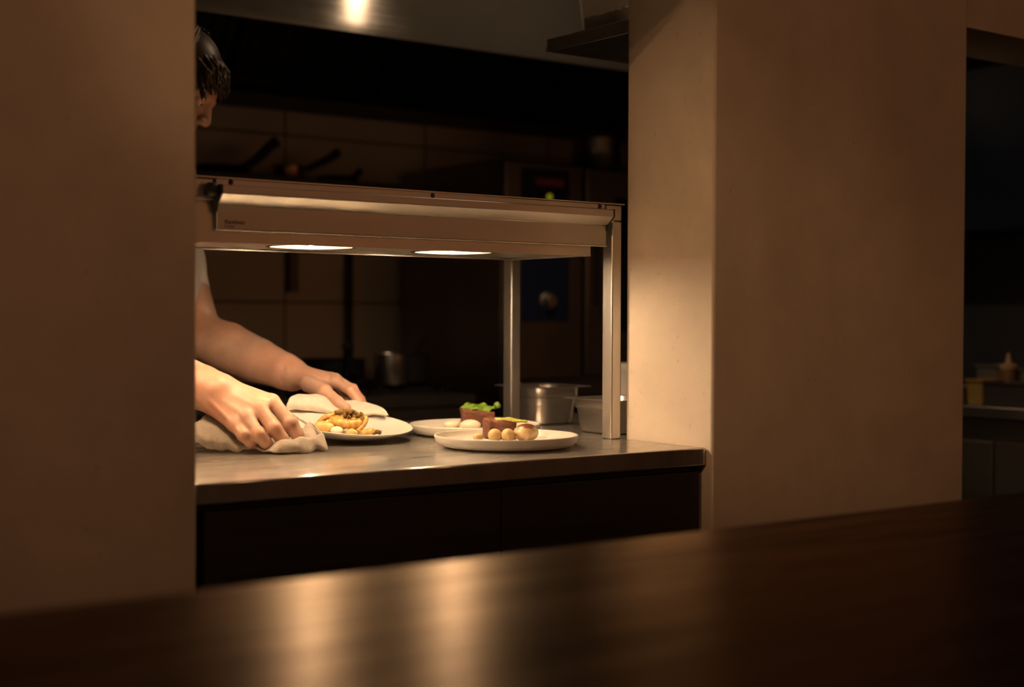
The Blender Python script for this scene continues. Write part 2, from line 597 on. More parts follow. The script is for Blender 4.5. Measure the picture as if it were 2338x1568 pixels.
def text(name, body, loc, size, mat, parent, rot=(math.radians(90), 0, 0), shear=0.0, extrude=.0002, bold=0.0):
    cu = bpy.data.curves.new(name, 'FONT')
    cu.body = body
    cu.size = size
    cu.shear = shear
    cu.extrude = extrude
    cu.offset = bold
    o = bpy.data.objects.new(name, cu)
    COL.objects.link(o)
    cu.materials.append(mat)
    o.rotation_euler = rot
    bpy.context.view_layer.update()
    me = bpy.data.meshes.new_from_object(o.evaluated_get(bpy.context.evaluated_depsgraph_get()))
    bpy.data.objects.remove(o)
    o = bpy.data.objects.new(name, me)
    COL.objects.link(o)
    o.parent = parent
    o.location = Vector(loc) - world_loc(parent)
    o.rotation_euler = rot
    return o


text('logo', 'fouvinno', (1.0305, 2.1911, 1.3015), .0105, BLACK, fascia, shear=.25, bold=.0002)
text('logo_line', 'fornitale', (1.0315, 2.1911, 1.2960), .0050, BLACK, fascia)

# ------------------------------------------------------------------ plates
def plate_flat(loc, label):
    # coupe plate with an upright rim, R .138
    pr = [(0, .002), (.098, .002), (.1, 0), (.108, 0), (.110, .0022), (.126, .0045), (.1345, .011), (.1378, .0205), (.1378, .0235), (.1365, .0245), (.1345, .0242), (.1335, .022), (.1315, .0145), (.124, .0095), (.11, .0085), (0, .0085)]
    o = MB().lathe(pr, loc, 96, close=False).build('dinner_plate', CERAMIC, loc=loc, angle=60)
    return tag(o, label, 'plate')


PF = (1.6094, 2.1817, CZ)
PB = (1.7257, 2.4500, CZ)
plate_flat(PF, 'front flat cream plate with upright rim carrying the beef cube and browned onion')
plate_flat(PB, 'cream plate with upright rim behind the front one, carrying beef under a green leaf')
# tilted coupe plate that the cook is setting down
nL = Vector((.0299, -.1286, .9912)).normalized()
cL = Vector((1.4241, 2.4798, .937))
pr = [(0, -.0265), (.050, -.0265), (.052, -.0290), (.056, -.0290), (.058, -.0262), (.085, -.0215), (.112, -.0130), (.130, -.0045), (.1385, -.0008), (.1395, .0006), (.1385, .0014), (.1365, .0008), (.128, -.0032), (.110, -.0105), (.082, -.0172), (.05, -.0195), (0, -.0200)]
pl_ = MB().lathe(pr, (0, 0, 0), 96, close=False)
PLm = nL.to_track_quat('Z', 'Y').to_matrix()
pl_.v = [tuple(cL + PLm @ Vector(p)) for p in pl_.v]
tag(pl_.build('coupe_plate', CERAMIC, loc=tuple(cL), angle=60), 'tilted shallow cream bowl plate of pasta held between two folded cloths', 'plate')


def onL(x, y, h):
    # point h above the inside of the tilted plate under world x, y
    r = math.hypot(x - cL.x, y - cL.y)
    rs = [0, .05, .082, .110, .128, .1365]
    zs = [-.0200, -.0195, -.0172, -.0105, -.0032, .0008]
    k = float(np.interp(r, rs, zs))
    z = cL.z - (nL.x * (x - cL.x) + nL.y * (y - cL.y)) / nL.z
    return Vector((x, y, z)) + nL * (k + h)


# ------------------------------------------------------------------ food materials
def mat_food(name, c1, c2, scale, rough=.5, bmp=.3, c3=None, sss=.0, coat=0.0, top=None, bscale=None, stretch=(1, 1, 1)):
    m, nt, b = new_mat(name)
    v = coords(nt, stretch)
    f = noise(nt, v, scale, 6, .62, .3)
    stops = [(.32, c1), (.62, c2)]
    if c3:
        stops.append((.74, c3))
    col = ramp(nt, f, stops)
    if top:   # seared crust: a browned patch with its own edge on the upper side of the piece
        sp = node(nt, 'ShaderNodeSeparateXYZ')
        tc = node(nt, 'ShaderNodeTexCoord')
        nt.links.new(tc.outputs['Object'], sp.inputs[0])
        ad = node(nt, 'ShaderNodeMath', operation='MULTIPLY_ADD')
        nt.links.new(noise(nt, v, scale * 1.5, 5, .6, .5), ad.inputs[0])
        ad.inputs[1].default_value = .022
        nt.links.new(sp.outputs['Z'], ad.inputs[2])
        k = ramp(nt, ad.outputs[0], [(top[1], 0.0), (top[2], 1.0)])
        mx = node(nt, 'ShaderNodeMix', data_type='RGBA')
        nt.links.new(k, mx.inputs[0])
        nt.links.new(col, mx.inputs[6])
        mx.inputs[7].default_value = (*top[0], 1)
        col = mx.outputs[2]
    nt.links.new(col, b.inputs['Base Color'])
    b.inputs['Roughness'].default_value = rough
    b.inputs['Coat Weight'].default_value = coat
    b.inputs['Coat Roughness'].default_value = .25
    if sss:
        b.inputs['Subsurface Weight'].default_value = sss
        b.inputs['Subsurface Radius'].default_value = (.006, .003, .0015)
    bump(nt, b, noise(nt, v, bscale or scale * 2.5, 8, .7), bmp, .0025)
    return m


BEEF = mat_food('braised_beef', (.12, .034, .015), (.26, .088, .040), 90, .42, .8, (.38, .16, .075), coat=.3, stretch=(1, 1, 2.4))
POTATO = mat_food('pale_potato', (.62, .40, .17), (.76, .56, .28), 60, .4, .1, sss=.15, coat=.2)
ONION = mat_food('onion', (.70, .47, .22), (.82, .63, .36), 45, .38, .2, sss=.15, coat=.3, top=((.17, .045, .014), .0345, .0400))
LEAF = mat_food('green_leaf', (.10, .22, .012), (.22, .36, .03), 130, .4, .5, (.40, .50, .08), coat=.2)
LEEK = mat_food('pale_leek', (.30, .34, .03), (.58, .56, .10), 110, .4, .4, (.75, .70, .30), coat=.2, stretch=(1, 5, 5))
PASTA = mat_food('golden_pasta', (.48, .23, .045), (.70, .42, .11), 95, .36, .35, (.80, .55, .20), sss=.1, coat=.4)
GNOC = mat_food('seared_gnocchi', (.62, .33, .07), (.78, .54, .20), 70, .36, .15, sss=.15, coat=.3)
CREAM = mat_food('cream_dumpling', (.78, .66, .48), (.84, .74, .58), 40, .4, .08, sss=.15)
CRUMB = mat_food('brown_crumb', (.10, .045, .010), (.36, .20, .045), 150, .5, .8, (.62, .42, .12))
CHAR = mat_food('charred_bit', (.035, .016, .006), (.16, .08, .025), 150, .5, .6)


def meat(name, c, size, rotz, label, seed, tilt=0.0):
    L, D, H = size
    bm = bmesh.new()
    bmesh.ops.create_cube(bm, size=1)
    bmesh.ops.subdivide_edges(bm, edges=bm.edges[:], cuts=11, use_grid_fill=True)
    ph = np.random.default_rng(seed).uniform(0, 6.28, 8)
    for v in bm.verts:
        p = v.co.copy()
        q = Vector((p.x * L, p.y * D, (p.z + .5) * H))
        # rounded corners and torn fibres
        e = sum(1 for a in (abs(p.x), abs(p.y), abs(p.z)) if a > .44)
        if e >= 2:
            q = Vector((q.x * .955, q.y * .955, H / 2 + (q.z - H / 2) * .94))
        g = .0010 * math.sin(160 * q.x + ph[0] + 3 * p.z) + .0011 * math.sin(210 * q.y + ph[1]) + .0012 * math.sin(140 * q.z + ph[2] + 60 * q.x)
        g += .0016 * math.sin(75 * q.x + ph[3]) * math.sin(90 * q.y + ph[4])
        n_ = Vector((p.x, p.y, p.z)).normalized()
        q += n_ * g * 1.6
        q.z += tilt * q.x
        q.x += .10 * q.z * math.sin(ph[5])
        v.co = q
    bmesh.ops.smooth_vert(bm, verts=bm.verts[:], factor=.25, use_axis_x=True, use_axis_y=True, use_axis_z=True)
    me = bpy.data.meshes.new(name)
    bm.to_mesh(me)
    bm.free()
    me.materials.append(BEEF)
    o = bpy.data.objects.new(name, me)
    COL.objects.link(o)
    o.location = c
    o.rotation_euler = (0, 0, rotz)
    me.polygons.foreach_set('use_smooth', [True] * len(me.polygons))
    me.set_sharp_from_angle(angle=math.radians(60))
    return tag(o, label, 'beef')


def blob(name, c, r, mat, label, cat, group=None, rot=(0, 0, 0), nz=.05, freq=120, seed=0, base=True):
    R = Matrix.Identity(3)
    from mathutils import Euler
    R = Euler(rot).to_matrix()
    b = (c[0], c[1], c[2] - (r[2] * .92 if base else 0))
    mb = MB().ellipsoid(c, r, 32, 18, R, nz, freq, seed)
    return tag(mb.build(name, mat, loc=b, angle=80), label, cat, group)


FZ = CZ + .0085
meat('beef_cube', (1.652, 2.262, FZ + .002), (.060, .046, .036), math.radians(-22), 'browned beef cube with green leek strip on the front plate', 3, -.05)
meat('beef_slice', (1.772, 2.505, FZ + .004), (.072, .050, .036), math.radians(-28), 'reddish braised beef piece under the bright leaf on the rear plate', 9, -.06)
blob('onion_half', (1.660, 2.187, FZ + .016), (.0270, .0235, .0178), ONION, 'browned round onion half at the right end of the front plate', 'onion', rot=(0, 0, .4), nz=.03, seed=4)
blob('baby_potato', (1.5985, 2.2040, FZ + .0128), (.0140, .0132, .0132), POTATO, 'round baby potato in front of the beef cube, the middle of the three', 'potato', 'baby potatoes on the front plate', nz=.03, seed=5)
blob('baby_potato', (1.6185, 2.1885, FZ + .0128), (.0150, .0130, .0132), POTATO, 'round baby potato touching the browned onion half', 'potato', 'baby potatoes on the front plate', rot=(0, .2, .5), nz=.03, seed=6)
blob('baby_potato', (1.5760, 2.2270, FZ + .0085), (.0105, .0095, .0088), POTATO, 'smallest baby potato, left of the other two on the front plate', 'potato', 'baby potatoes on the front plate', nz=.03, seed=7)
blob('potato_oval', (1.727, 2.470, FZ + .0105), (.0225, .0150, .0115), CREAM, 'pale oval potato below the beef on the rear plate', 'potato', 'oval potatoes on the rear plate', rot=(0, 0, -.64), nz=.02, seed=8)
blob('potato_oval', (1.712, 2.517, FZ + .0090), (.0180, .0120, .0095), CREAM, 'smaller pale oval potato at the left of the rear beef', 'potato', 'oval potatoes on the rear plate', rot=(0, 0, -.5), nz=.02, seed=9)
blob('potato_oval', (1.766, 2.452, FZ + .0105), (.0150, .0120, .0110), POTATO, 'golden oval potato at the right of the rear beef', 'potato', 'oval potatoes on the rear plate', rot=(0, 0, -.7), nz=.02, seed=10)


def strip(name, pts, width, th, mat, label, cat, waves=3, amp=.004, seed=0, tilt=0.0):
    # a limp leaf: ribbon along pts with ruffled edges
    ph = np.random.default_rng(seed).uniform(0, 6.28, 4)
    P = []
    pts = [Vector(p) for p in pts]
    N = 40
    for i in range(N + 1):
        t = i / N * (len(pts) - 1)
        k = min(int(t), len(pts) - 2)
        a = pts[k].lerp(pts[k + 1], t - k)
        d = (pts[k + 1] - pts[k]).normalized()
        s_ = d.cross(Vector((0, 0, 1))).normalized()
        wd = width * (math.sin(math.pi * (i + 1.2) / (N + 2.4)) ** .5)
        row = []
        for j in range(-5, 6):
            u = j / 5
            row.append(a + s_ * (u * wd / 2) + Vector((0, 0, amp * abs(u) ** 1.5 * math.sin(waves * 2 * math.pi * i / N + ph[0] + (2.1 if u > 0 else 0)) - amp * .5 * u * u - tilt * u * wd / 2 + amp * .35 * math.sin(5 * u + .35 * i + ph[1]))))
        P.append(row)
    o = MB().grid(P).build(name, mat, loc=tuple(pts[0]), angle=80)
    m = o.modifiers.new('thick', 'SOLIDIFY')
    m.thickness = th
    m.offset = 0
    return tag(o, label, cat)


strip('leek_strip', [(1.640, 2.262, FZ + .0400), (1.664, 2.243, FZ + .0385), (1.690, 2.222, FZ + .0345)], .014, .0028, LEEK, 'yellow green leek strip lying on top of the beef cube', 'leek', 2, .0015, 2, .35)
strip('lettuce_leaf', [(1.739, 2.523, FZ + .0450), (1.760, 2.509, FZ + .0490), (1.782, 2.490, FZ + .0440), (1.798, 2.478, FZ + .0455)], .030, .0022, LEAF, 'bright green ruffled leaf lying on the rear beef piece', 'leaf', 2.3, .0042, 5, .40)
for k, (dx, dz) in enumerate(((0, 0),)):
    blob('herb_sprig', (1.801, 2.474, FZ + .0495), (.0080, .0070, .0072), LEAF, 'small curled green sprig at the right end of the leaf', 'herb', rot=(.3, .2, 0), nz=.30, freq=420, seed=12, base=False)


# pasta dish on the tilted plate
def noodle(name, pts, r, mat, label, cat, group=None, n=14, ridges=True):
    from mathutils.geometry import interpolate_bezier
    ps = catmull([Vector(p) for p in pts], 8)
    rad = [r * (0.72 + .28 * math.sin(math.pi * min(1, max(0, (i + 2) / (len(ps) + 3)))) ** .4) * (1 + (.07 * math.sin(i * 1.7) if ridges else 0)) for i in range(len(ps))]
    o = MB().tube(ps, rad, n).build(name, mat, loc=tuple(ps[0]), angle=80)
    return tag(o, label, cat, group)


def catmull(P, sub):
    out = []
    n = len(P)
    for i in range(n - 1):
        p0, p1, p2, p3 = P[max(i - 1, 0)], P[i], P[i + 1], P[min(i + 2, n - 1)]
        for k in range(sub):
            t = k / sub
            out.append(.5 * ((2 * p1) + (p2 - p0) * t + (2 * p0 - 5 * p1 + 4 * p2 - p3) * t * t + (3 * p1 - p0 - 3 * p2 + p3) * t ** 3))
    out.append(P[-1])
    return out


from mathutils import Euler
G = 'pasta pieces on the tilted plate'
RL = PLm
e_r = Vector((.80, -.60, 0))          # along the plate, left to right as the guests see it
c0 = Vector((1.4265, 2.4660, 0))


def fp(a, b, h):
    q = c0 + e_r * a + Vector((.60, .80, 0)) * b
    return onL(q.x, q.y, h)


q = fp(-.044, -.016, .0110)
MBo = MB().ellipsoid(tuple(q), (.0210, .0110, .0108), 28, 16, Euler((.0, .10, -.62)).to_matrix(), .03, 110, 3)
tag(MBo.build('gnocchi', GNOC, loc=tuple(fp(-.044, -.016, .0)), angle=80), 'golden seared gnocchi at the left end of the pasta', 'gnocchi', G)
q = fp(-.017, -.030, .0080)
tag(MB().ellipsoid(tuple(q), (.0125, .0100, .0088), 24, 14, Euler((0, 0, -.6)).to_matrix(), .02, 90, 4).build('cream_dumpling', CREAM, loc=tuple(fp(-.017, -.030, 0)), angle=80), 'small white dumpling in front of the golden gnocchi', 'dumpling', G)
noodle('pasta_curl', [fp(-.034, .000, .019), fp(-.016, -.009, .021), fp(.004, -.011, .020), fp(.020, -.005, .023), fp(.028, .003, .026)], .0096, PASTA, 'thick ridged pasta curl across the middle of the tilted plate', 'pasta', G)
noodle('pasta_arch', [fp(-.060, .006, .006), fp(-.050, .010, .022), fp(-.030, .014, .032), fp(-.008, .012, .036), fp(.006, .010, .033)], .0062, PASTA, 'browned pasta arch rising behind the golden gnocchi', 'pasta', G)
noodle('pasta_loop', [fp(.022, -.012, .008), fp(.031, -.004, .020), fp(.034, .006, .031), fp(.026, .013, .034), fp(.014, .012, .030)], .0056, PASTA, 'pale pasta loop at the right of the pasta pile', 'pasta', G)
noodle('pasta_tail', [fp(.030, -.022, .006), fp(.038, -.018, .008), fp(.048, -.012, .010), fp(.054, -.004, .007)], .0062, PASTA, 'short pasta tail lying at the right foot of the pile', 'pasta', G)
noodle('pasta_tube', [fp(-.034, .008, .016), fp(-.010, .006, .021), fp(.012, .006, .022), fp(.026, .008, .017)], .0145, PASTA, 'dark golden pasta tube buried under the pile', 'pasta', G)
noodle('pasta_shred', [fp(.004, -.030, .005), fp(.012, -.031, .010), fp(.020, -.027, .006)], .0058, GNOC, 'yellow pasta shred at the front of the pile', 'pasta', G)
noodle('charred_bit', [fp(.052, -.010, .006), fp(.060, -.006, .008), fp(.067, -.003, .006)], .0045, CHAR, 'small dark charred bit at the far right of the pasta', 'garnish', G, ridges=True)
noodle('mushroom_strip', [fp(-.028, .010, .037), fp(-.012, .004, .042), fp(.004, .002, .043), fp(.018, .006, .039)], .0048, CRUMB, 'brown mushroom strip on top of the pasta pile', 'mushroom', G)
# toasted crumbs on top: countless, one heap
cr = MB()
for k in range(110):
    a, b, h = random.uniform(-.010, .030), random.uniform(-.010, .014), random.uniform(.031, .047)
    h -= 12 * (a - .010) ** 2
    s_ = random.uniform(.0014, .0030)
    cr.ellipsoid(tuple(fp(a, b, h)), (s_ * random.uniform(.8, 1.5), s_, s_ * .8), 8, 6, Euler((random.random() * 3, random.random() * 3, 0)).to_matrix(), .2, 700, k)
tag(cr.build('toasted_crumbs', CRUMB, loc=tuple(fp(.01, .004, .036)), angle=80, merge=False), 'heap of toasted brown crumbs crowning the pasta', 'crumbs', kind='stuff')


# ------------------------------------------------------------------ cloths
def mat_linen(name, c1, c2):
    m, nt, b = new_mat(name)
    v = coords(nt, (1, 1, 1))
    wv = node(nt, 'ShaderNodeTexWave')
    wv.inputs['Scale'].default_value = 260
    wv.inputs['Distortion'].default_value = 2.5
    nt.links.new(v, wv.inputs['Vector'])
    f = noise(nt, v, 60, 6, .7)
    nt.links.new(ramp(nt, f, [(.3, c1), (.7, c2)]), b.inputs['Base Color'])
    b.inputs['Roughness'].default_value = .9
    b.inputs['Sheen Weight'].default_value = .2
    ad = node(nt, 'ShaderNodeMath', operation='ADD')
    nt.links.new(wv.outputs['Fac'], ad.inputs[0])
    nt.links.new(noise(nt, v, 420, 4, .7), ad.inputs[1])
    bump(nt, b, ad.outputs[0], .35, .0012)
    return m


LINEN_GREY = mat_linen('grey_linen', (.30, .245, .20), (.42, .35, .285))
LINEN_CREAM = mat_linen('cream_linen', (.60, .52, .43), (.70, .62, .52))
NEAR = [
    [(1.0706, 2.4000, 0.9207), (1.0717, 2.4100, 0.9382), (1.0857, 2.4300, 0.9547), (1.1050, 2.4500, 0.9555), (1.1246, 2.4700, 0.9564)],
    [(1.1029, 2.3850, 0.9067), (1.0904, 2.3800, 0.9275), (1.1087, 2.4200, 0.9584), (1.1321, 2.4500, 0.9585), (1.1558, 2.4800, 0.9587)],
    [(1.1260, 2.3700, 0.9026), (1.1193, 2.3650, 0.9208), (1.1362, 2.4100, 0.9490), (1.1616, 2.4450, 0.9532), (1.1872, 2.4800, 0.9575)],
    [(1.1485, 2.3450, 0.9058), (1.1490, 2.3550, 0.9106), (1.1601, 2.3850, 0.9174), (1.1871, 2.4275, 0.9306), (1.2142, 2.4700, 0.9446)],
    [(1.1650, 2.3050, 0.9041), (1.1689, 2.3180, 0.9052), (1.1790, 2.3450, 0.9082), (1.1969, 2.3700, 0.9078), (1.2470, 2.4400, 0.9284)],
    [(1.1913, 2.2800, 0.9025), (1.1871, 2.2820, 0.9141), (1.2051, 2.2980, 0.9254), (1.2228, 2.3200, 0.9150), (1.2475, 2.3600, 0.9190)],
    [(1.2379, 2.2880, 0.9025), (1.2357, 2.2840, 0.9099), (1.2460, 2.2980, 0.9235), (1.2616, 2.3250, 0.9119), (1.2810, 2.3850, 0.9380)],
    [(1.2832, 2.3030, 0.9025), (1.2832, 2.3030, 0.9109), (1.2925, 2.3280, 0.9281), (1.3019, 2.3500, 0.9171), (1.3032, 2.3950, 0.9447)],
    [(1.3066, 2.3400, 0.9025), (1.3056, 2.3550, 0.9191), (1.3041, 2.4000, 0.9444), (1.3052, 2.4300, 0.9492), (1.2984, 2.4600, 0.9562)],
]
FAR = [
    [(1.3524, 2.5830, 0.9568), (1.3543, 2.5810, 0.9720), (1.3723, 2.6020, 0.9847), (1.4155, 2.6450, 0.9833), (1.4289, 2.6700, 0.9512)],
    [(1.4066, 2.6000, 0.9540), (1.4045, 2.5980, 0.9686), (1.4189, 2.6190, 0.9825), (1.4557, 2.6620, 0.9822), (1.4642, 2.6870, 0.9537)],
    [(1.4494, 2.5960, 0.9454), (1.4442, 2.5940, 0.9602), (1.4517, 2.6150, 0.9781), (1.4925, 2.6580, 0.9776), (1.5023, 2.6830, 0.9508)],
    [(1.4785, 2.5850, 0.9367), (1.4742, 2.5830, 0.9461), (1.4830, 2.6040, 0.9593), (1.5225, 2.6470, 0.9698), (1.5358, 2.6720, 0.9445)],
    [(1.5043, 2.5680, 0.9358), (1.5010, 2.5660, 0.9443), (1.5111, 2.5870, 0.9556), (1.5405, 2.6300, 0.9691), (1.5552, 2.6550, 0.9429)],
    [(1.5263, 2.5430, 0.9437), (1.5261, 2.5410, 0.9502), (1.5366, 2.5620, 0.9588), (1.5613, 2.6050, 0.9631), (1.5774, 2.6300, 0.9416)],
    [(1.5441, 2.5080, 0.9423), (1.5450, 2.5060, 0.9470), (1.5526, 2.5270, 0.9537), (1.5693, 2.5700, 0.9563), (1.5889, 2.5950, 0.9403)],
]



def drape(name, G_, mat, label, sub=8, wr=.0016, seed=1, th=.0030, floor_z=None):
    rows = [catmull([Vector(p) for p in r], sub) for r in G_]
    cols = [catmull([rows[i][j] for i in range(len(rows))], sub) for j in range(len(rows[0]))]
    P = [[cols[j][i].copy() for j in range(len(cols))] for i in range(len(cols[0]))]
    ph = np.random.default_rng(seed).uniform(0, 6.28, 8)
    for r in P:
        for p in r:
            g = math.sin(95 * p.x + 60 * p.z + ph[0]) * math.sin(70 * p.y + ph[1]) + .6 * math.sin(190 * p.x - 150 * p.y + ph[2]) + .5 * math.sin(240 * p.z + 130 * p.x + ph[3])
            p.z += wr * g * .7
            p.y += wr * g * .7
            if floor_z is not None:
                p.z = max(p.z, floor_z)
    zb = min(p.z for r in P for p in r)
    c = P[len(P) // 2][0]
    o = MB().grid(P).build(name, mat, loc=(c.x, c.y, zb), angle=80)
    m = o.modifiers.new('thick', 'SOLIDIFY')
    m.thickness = th
    m.offset = 1
    s_ = o.modifiers.new('sub', 'SUBSURF')
    s_.levels = s_.render_levels = 1
    return tag(o, label, 'cloth')


drape('kitchen_cloth', NEAR, LINEN_GREY, 'crumpled grey beige linen cloth under the near hand, lying on the steel', wr=.0036, seed=3, floor_z=CZ + .0034)
drape('folded_cloth', FAR, LINEN_CREAM, 'cream folded cloth over the back rim of the tilted plate', wr=.0009, seed=5, th=.0045)


# ------------------------------------------------------------------ gastronorm pans on the pass
def rrect(x0, x1, y0, y1, r, n=8):
    out = []
    for cx, cy, a0 in ((x1 - r, y1 - r, 0), (x0 + r, y1 - r, 90), (x0 + r, y0 + r, 180), (x1 - r, y0 + r, 270)):
        for k in range(n + 1):
            a = math.radians(a0 + 90 * k / n)
            out.append((cx + r * math.cos(a), cy + r * math.sin(a)))
    return out


def loft(mb, sections):
    n = len(sections[0])
    vs = [p for s_ in sections for p in s_]
    fs = [(i * n + k, i * n + (k + 1) % n, (i + 1) * n + (k + 1) % n, (i + 1) * n + k) for i in range(len(sections) - 1) for k in range(n)]
    fs.append(tuple(range(n))[::-1])
    fs.append(tuple((len(sections) - 1) * n + k for k in range(n)))
    return mb.add(vs, fs)


def pan(name, x0, x1, y0, y1, h, label, mat=None, rim=.013, rc=.030, fill=None):
    cx, cy = (x0 + x1) / 2, (y0 + y1) / 2
    g = thing(name, (cx, cy, CZ), label, 'food pan')

    def sec(d, z, r):
        return [(x, y, CZ + z) for x, y in rrect(x0 + d, x1 - d, y0 + d, y1 - d, r)]
    o_ = [sec(rim + .020, .0005, rc - .008), sec(rim + .011, .003, rc - .002), sec(rim + .0075, .012, rc), sec(rim + .0035, h * .70, rc), sec(rim - .0005, h * .735, rc), sec(rim - .001, h - .004, rc), sec(rim - .003, h - .0012, rc)]
    i_ = [sec(rim - .001, h, rc), sec(rim + .001, h - .006, rc), sec(rim + .0025, h * .72, rc), sec(rim + .009, .014, rc), sec(rim + .022, .003, rc - .01)]
    fl = [sec(.0006, h - .0016, .009), sec(0, h - .0006, .009), sec(.0006, h + .0006, .009)]
    mb = MB()
    loft(mb, o_ + fl + i_)
    # remove nothing: bottom caps make a closed double wall
    body = mb.build('body', mat or STEEL_PAN, g, angle=50)
    return g


pan('deep_food_pan', 1.966, 2.132, 2.550, 2.722, .088, 'deep square steel food pan with a spoon in it, behind the posts', rc=.045)
pan('shallow_food_pan', 1.930, 2.095, 2.243, 2.416, .074, 'shallow steel food pan right behind the front post')
sp = thing('serving_spoon', (2.03, 2.66, CZ + .006), 'steel spoon handle leaning out of the deep pan', 'spoon')
MB().tube([(1.958, 2.655, 1.018), (2.0, 2.640, .984), (2.045, 2.628, .945), (2.07, 2.622, .92)], [.0058, .0055, .0046, .0040], 12).build('handle', STEEL_PAN, sp)
MB().ellipsoid((2.077, 2.620, .914), (.018, .014, .007), 20, 10).build('bowl', STEEL_PAN, sp)
wt = thing('white_tub', (2.32, 2.62, CZ), 'white plastic tub on the pass, glimpsed in the slit beside the pier', 'tub')
WHITE = mat_simple('white_plastic', (.62, .58, .53), .45, 0, .03, 10)
MB().lathe([(.050, 0), (.052, .002), (.060, .120), (.061, .122), (.058, .122), (.055, .105), (.048, .004), (0, .004)], (2.32, 2.62, CZ), 40, close=False).build('body', WHITE, wt)
MB().lathe([(.064, .121), (.064, .134), (.060, .137), (0, .137)], (2.32, 2.62, CZ), 40).build('lid', WHITE, wt)

# ------------------------------------------------------------------ shelf with tub at top right of the opening
SHADED_UNDER = mat_simple('shaded_underside', (.05, .048, .045), .6, .3, .1, 12)  # shade below the shelf put into a darker steel colour
sh = thing('steel_shelf', (2.20, 2.33, 1.728), 'steel shelf on the back of the right pier, a plastic tub on it', 'shelf')
MB().box(1.9276, 2.5974, 2.2006, 2.4634, 1.742, 1.7545).build('underside', SHADED_UNDER, sh)
mb = MB().box(1.925, 2.60, 2.198, 2.466, 1.7547, 1.757)
mb.box(1.925, 1.9275, 2.198, 2.466, 1.728, 1.7545).box(1.925, 2.60, 2.4635, 2.466, 1.728, 1.7545).box(2.5975, 2.60, 2.198, 2.466, 1.728, 1.7545)
mb.box(1.9275, 2.5975, 2.198, 2.2005, 1.728, 1.7545)
mb.build('board', STEEL_SATIN, sh, bevel=.0015)
for bx in (2.28, 2.52):
    MB().prism([(2.2, 1.60), (2.206, 1.60), (2.45, 1.722), (2.45, 1.728), (2.2, 1.728)], 'x', bx, bx + .004).build('bracket', STEEL_Y, sh)
m, nt, b = new_mat('clear_tub')
b.inputs['Base Color'].default_value = (.85, .82, .78, 1)
b.inputs['Roughness'].default_value = .35
b.inputs['Transmission Weight'].default_value = .88
b.inputs['IOR'].default_value = 1.2
nt.links.new(ramp(nt, noise(nt, coords(nt), 40), [(.3, .10), (.7, .18)]), b.inputs['Roughness'])
CLEAR = m
tb = thing('plastic_tub', (2.05, 2.335, 1.757), 'translucent plastic tub of brown grain on the steel shelf', 'tub')


def tubsec(d, z, r=.02):
    return [(x, y, 1.757 + z) for x, y in rrect(1.962 + d, 2.142 - d, 2.262 + d, 2.412 - d, r)]


mb = MB()
loft(mb, [tubsec(.009, 0), tubsec(.006, .003), tubsec(-.002, .105), tubsec(-.008, .108), tubsec(-.008, .113), tubsec(-.001, .113), tubsec(.0015, .10), tubsec(.0085, .004)])
mb.build('body', CLEAR, tb)
GRAIN = mat_food('brown_grain', (.09, .05, .025), (.22, .13, .07), 300, .7, .9, (.34, .22, .13))
mb = MB()
P = []
for i in range(25):
    P.append([(1.975 + .153 * i / 24, 2.275 + .123 * j / 20, 1.757 + .040 + .010 * math.sin(i * .35) * math.cos(j * .3) + random.uniform(-.0022, .0022)) for j in range(21)])
mb.grid(P)
nb = len(P[0])
for seq in ([(i, 0) for i in range(25)], [(i, 20) for i in range(25)], [(0, j) for j in range(21)], [(24, j) for j in range(21)]):
    vs = [P[i][j] for i, j in seq] + [(P[i][j][0], P[i][j][1], 1.7625) for i, j in seq]
    k = len(seq)
    mb.add(vs, [(a, a + 1, a + 1 + k, a + k) for a in range(k - 1)])
gr = mb.build('grain', GRAIN, loc=(2.05, 2.335, 1.7625))
tag(gr, 'loose brown grain filling the bottom of the translucent tub', 'grain', kind='stuff')

# ------------------------------------------------------------------ kitchen: hood
hd = thing('extractor_hood', (1.9, 4.0, 1.90), 'long stainless extractor hood over the dark cooking line', 'extractor hood')
HX0_, HX1_ = -.3, 3.98
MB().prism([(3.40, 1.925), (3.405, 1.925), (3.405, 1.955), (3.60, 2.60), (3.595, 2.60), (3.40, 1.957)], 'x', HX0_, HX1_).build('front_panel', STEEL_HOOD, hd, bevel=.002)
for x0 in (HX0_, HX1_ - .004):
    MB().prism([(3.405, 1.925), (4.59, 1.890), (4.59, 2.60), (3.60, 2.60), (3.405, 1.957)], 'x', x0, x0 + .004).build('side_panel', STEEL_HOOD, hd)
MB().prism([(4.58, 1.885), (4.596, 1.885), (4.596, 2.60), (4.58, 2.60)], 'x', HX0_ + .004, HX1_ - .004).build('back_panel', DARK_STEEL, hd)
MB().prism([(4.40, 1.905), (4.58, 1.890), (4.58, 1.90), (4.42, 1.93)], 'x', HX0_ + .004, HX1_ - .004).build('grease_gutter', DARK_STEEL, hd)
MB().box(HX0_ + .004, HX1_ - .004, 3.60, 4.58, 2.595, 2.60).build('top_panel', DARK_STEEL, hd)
FILT = mat_simple('filter_steel', (.055, .055, .045), .5, .8, .15, 10)
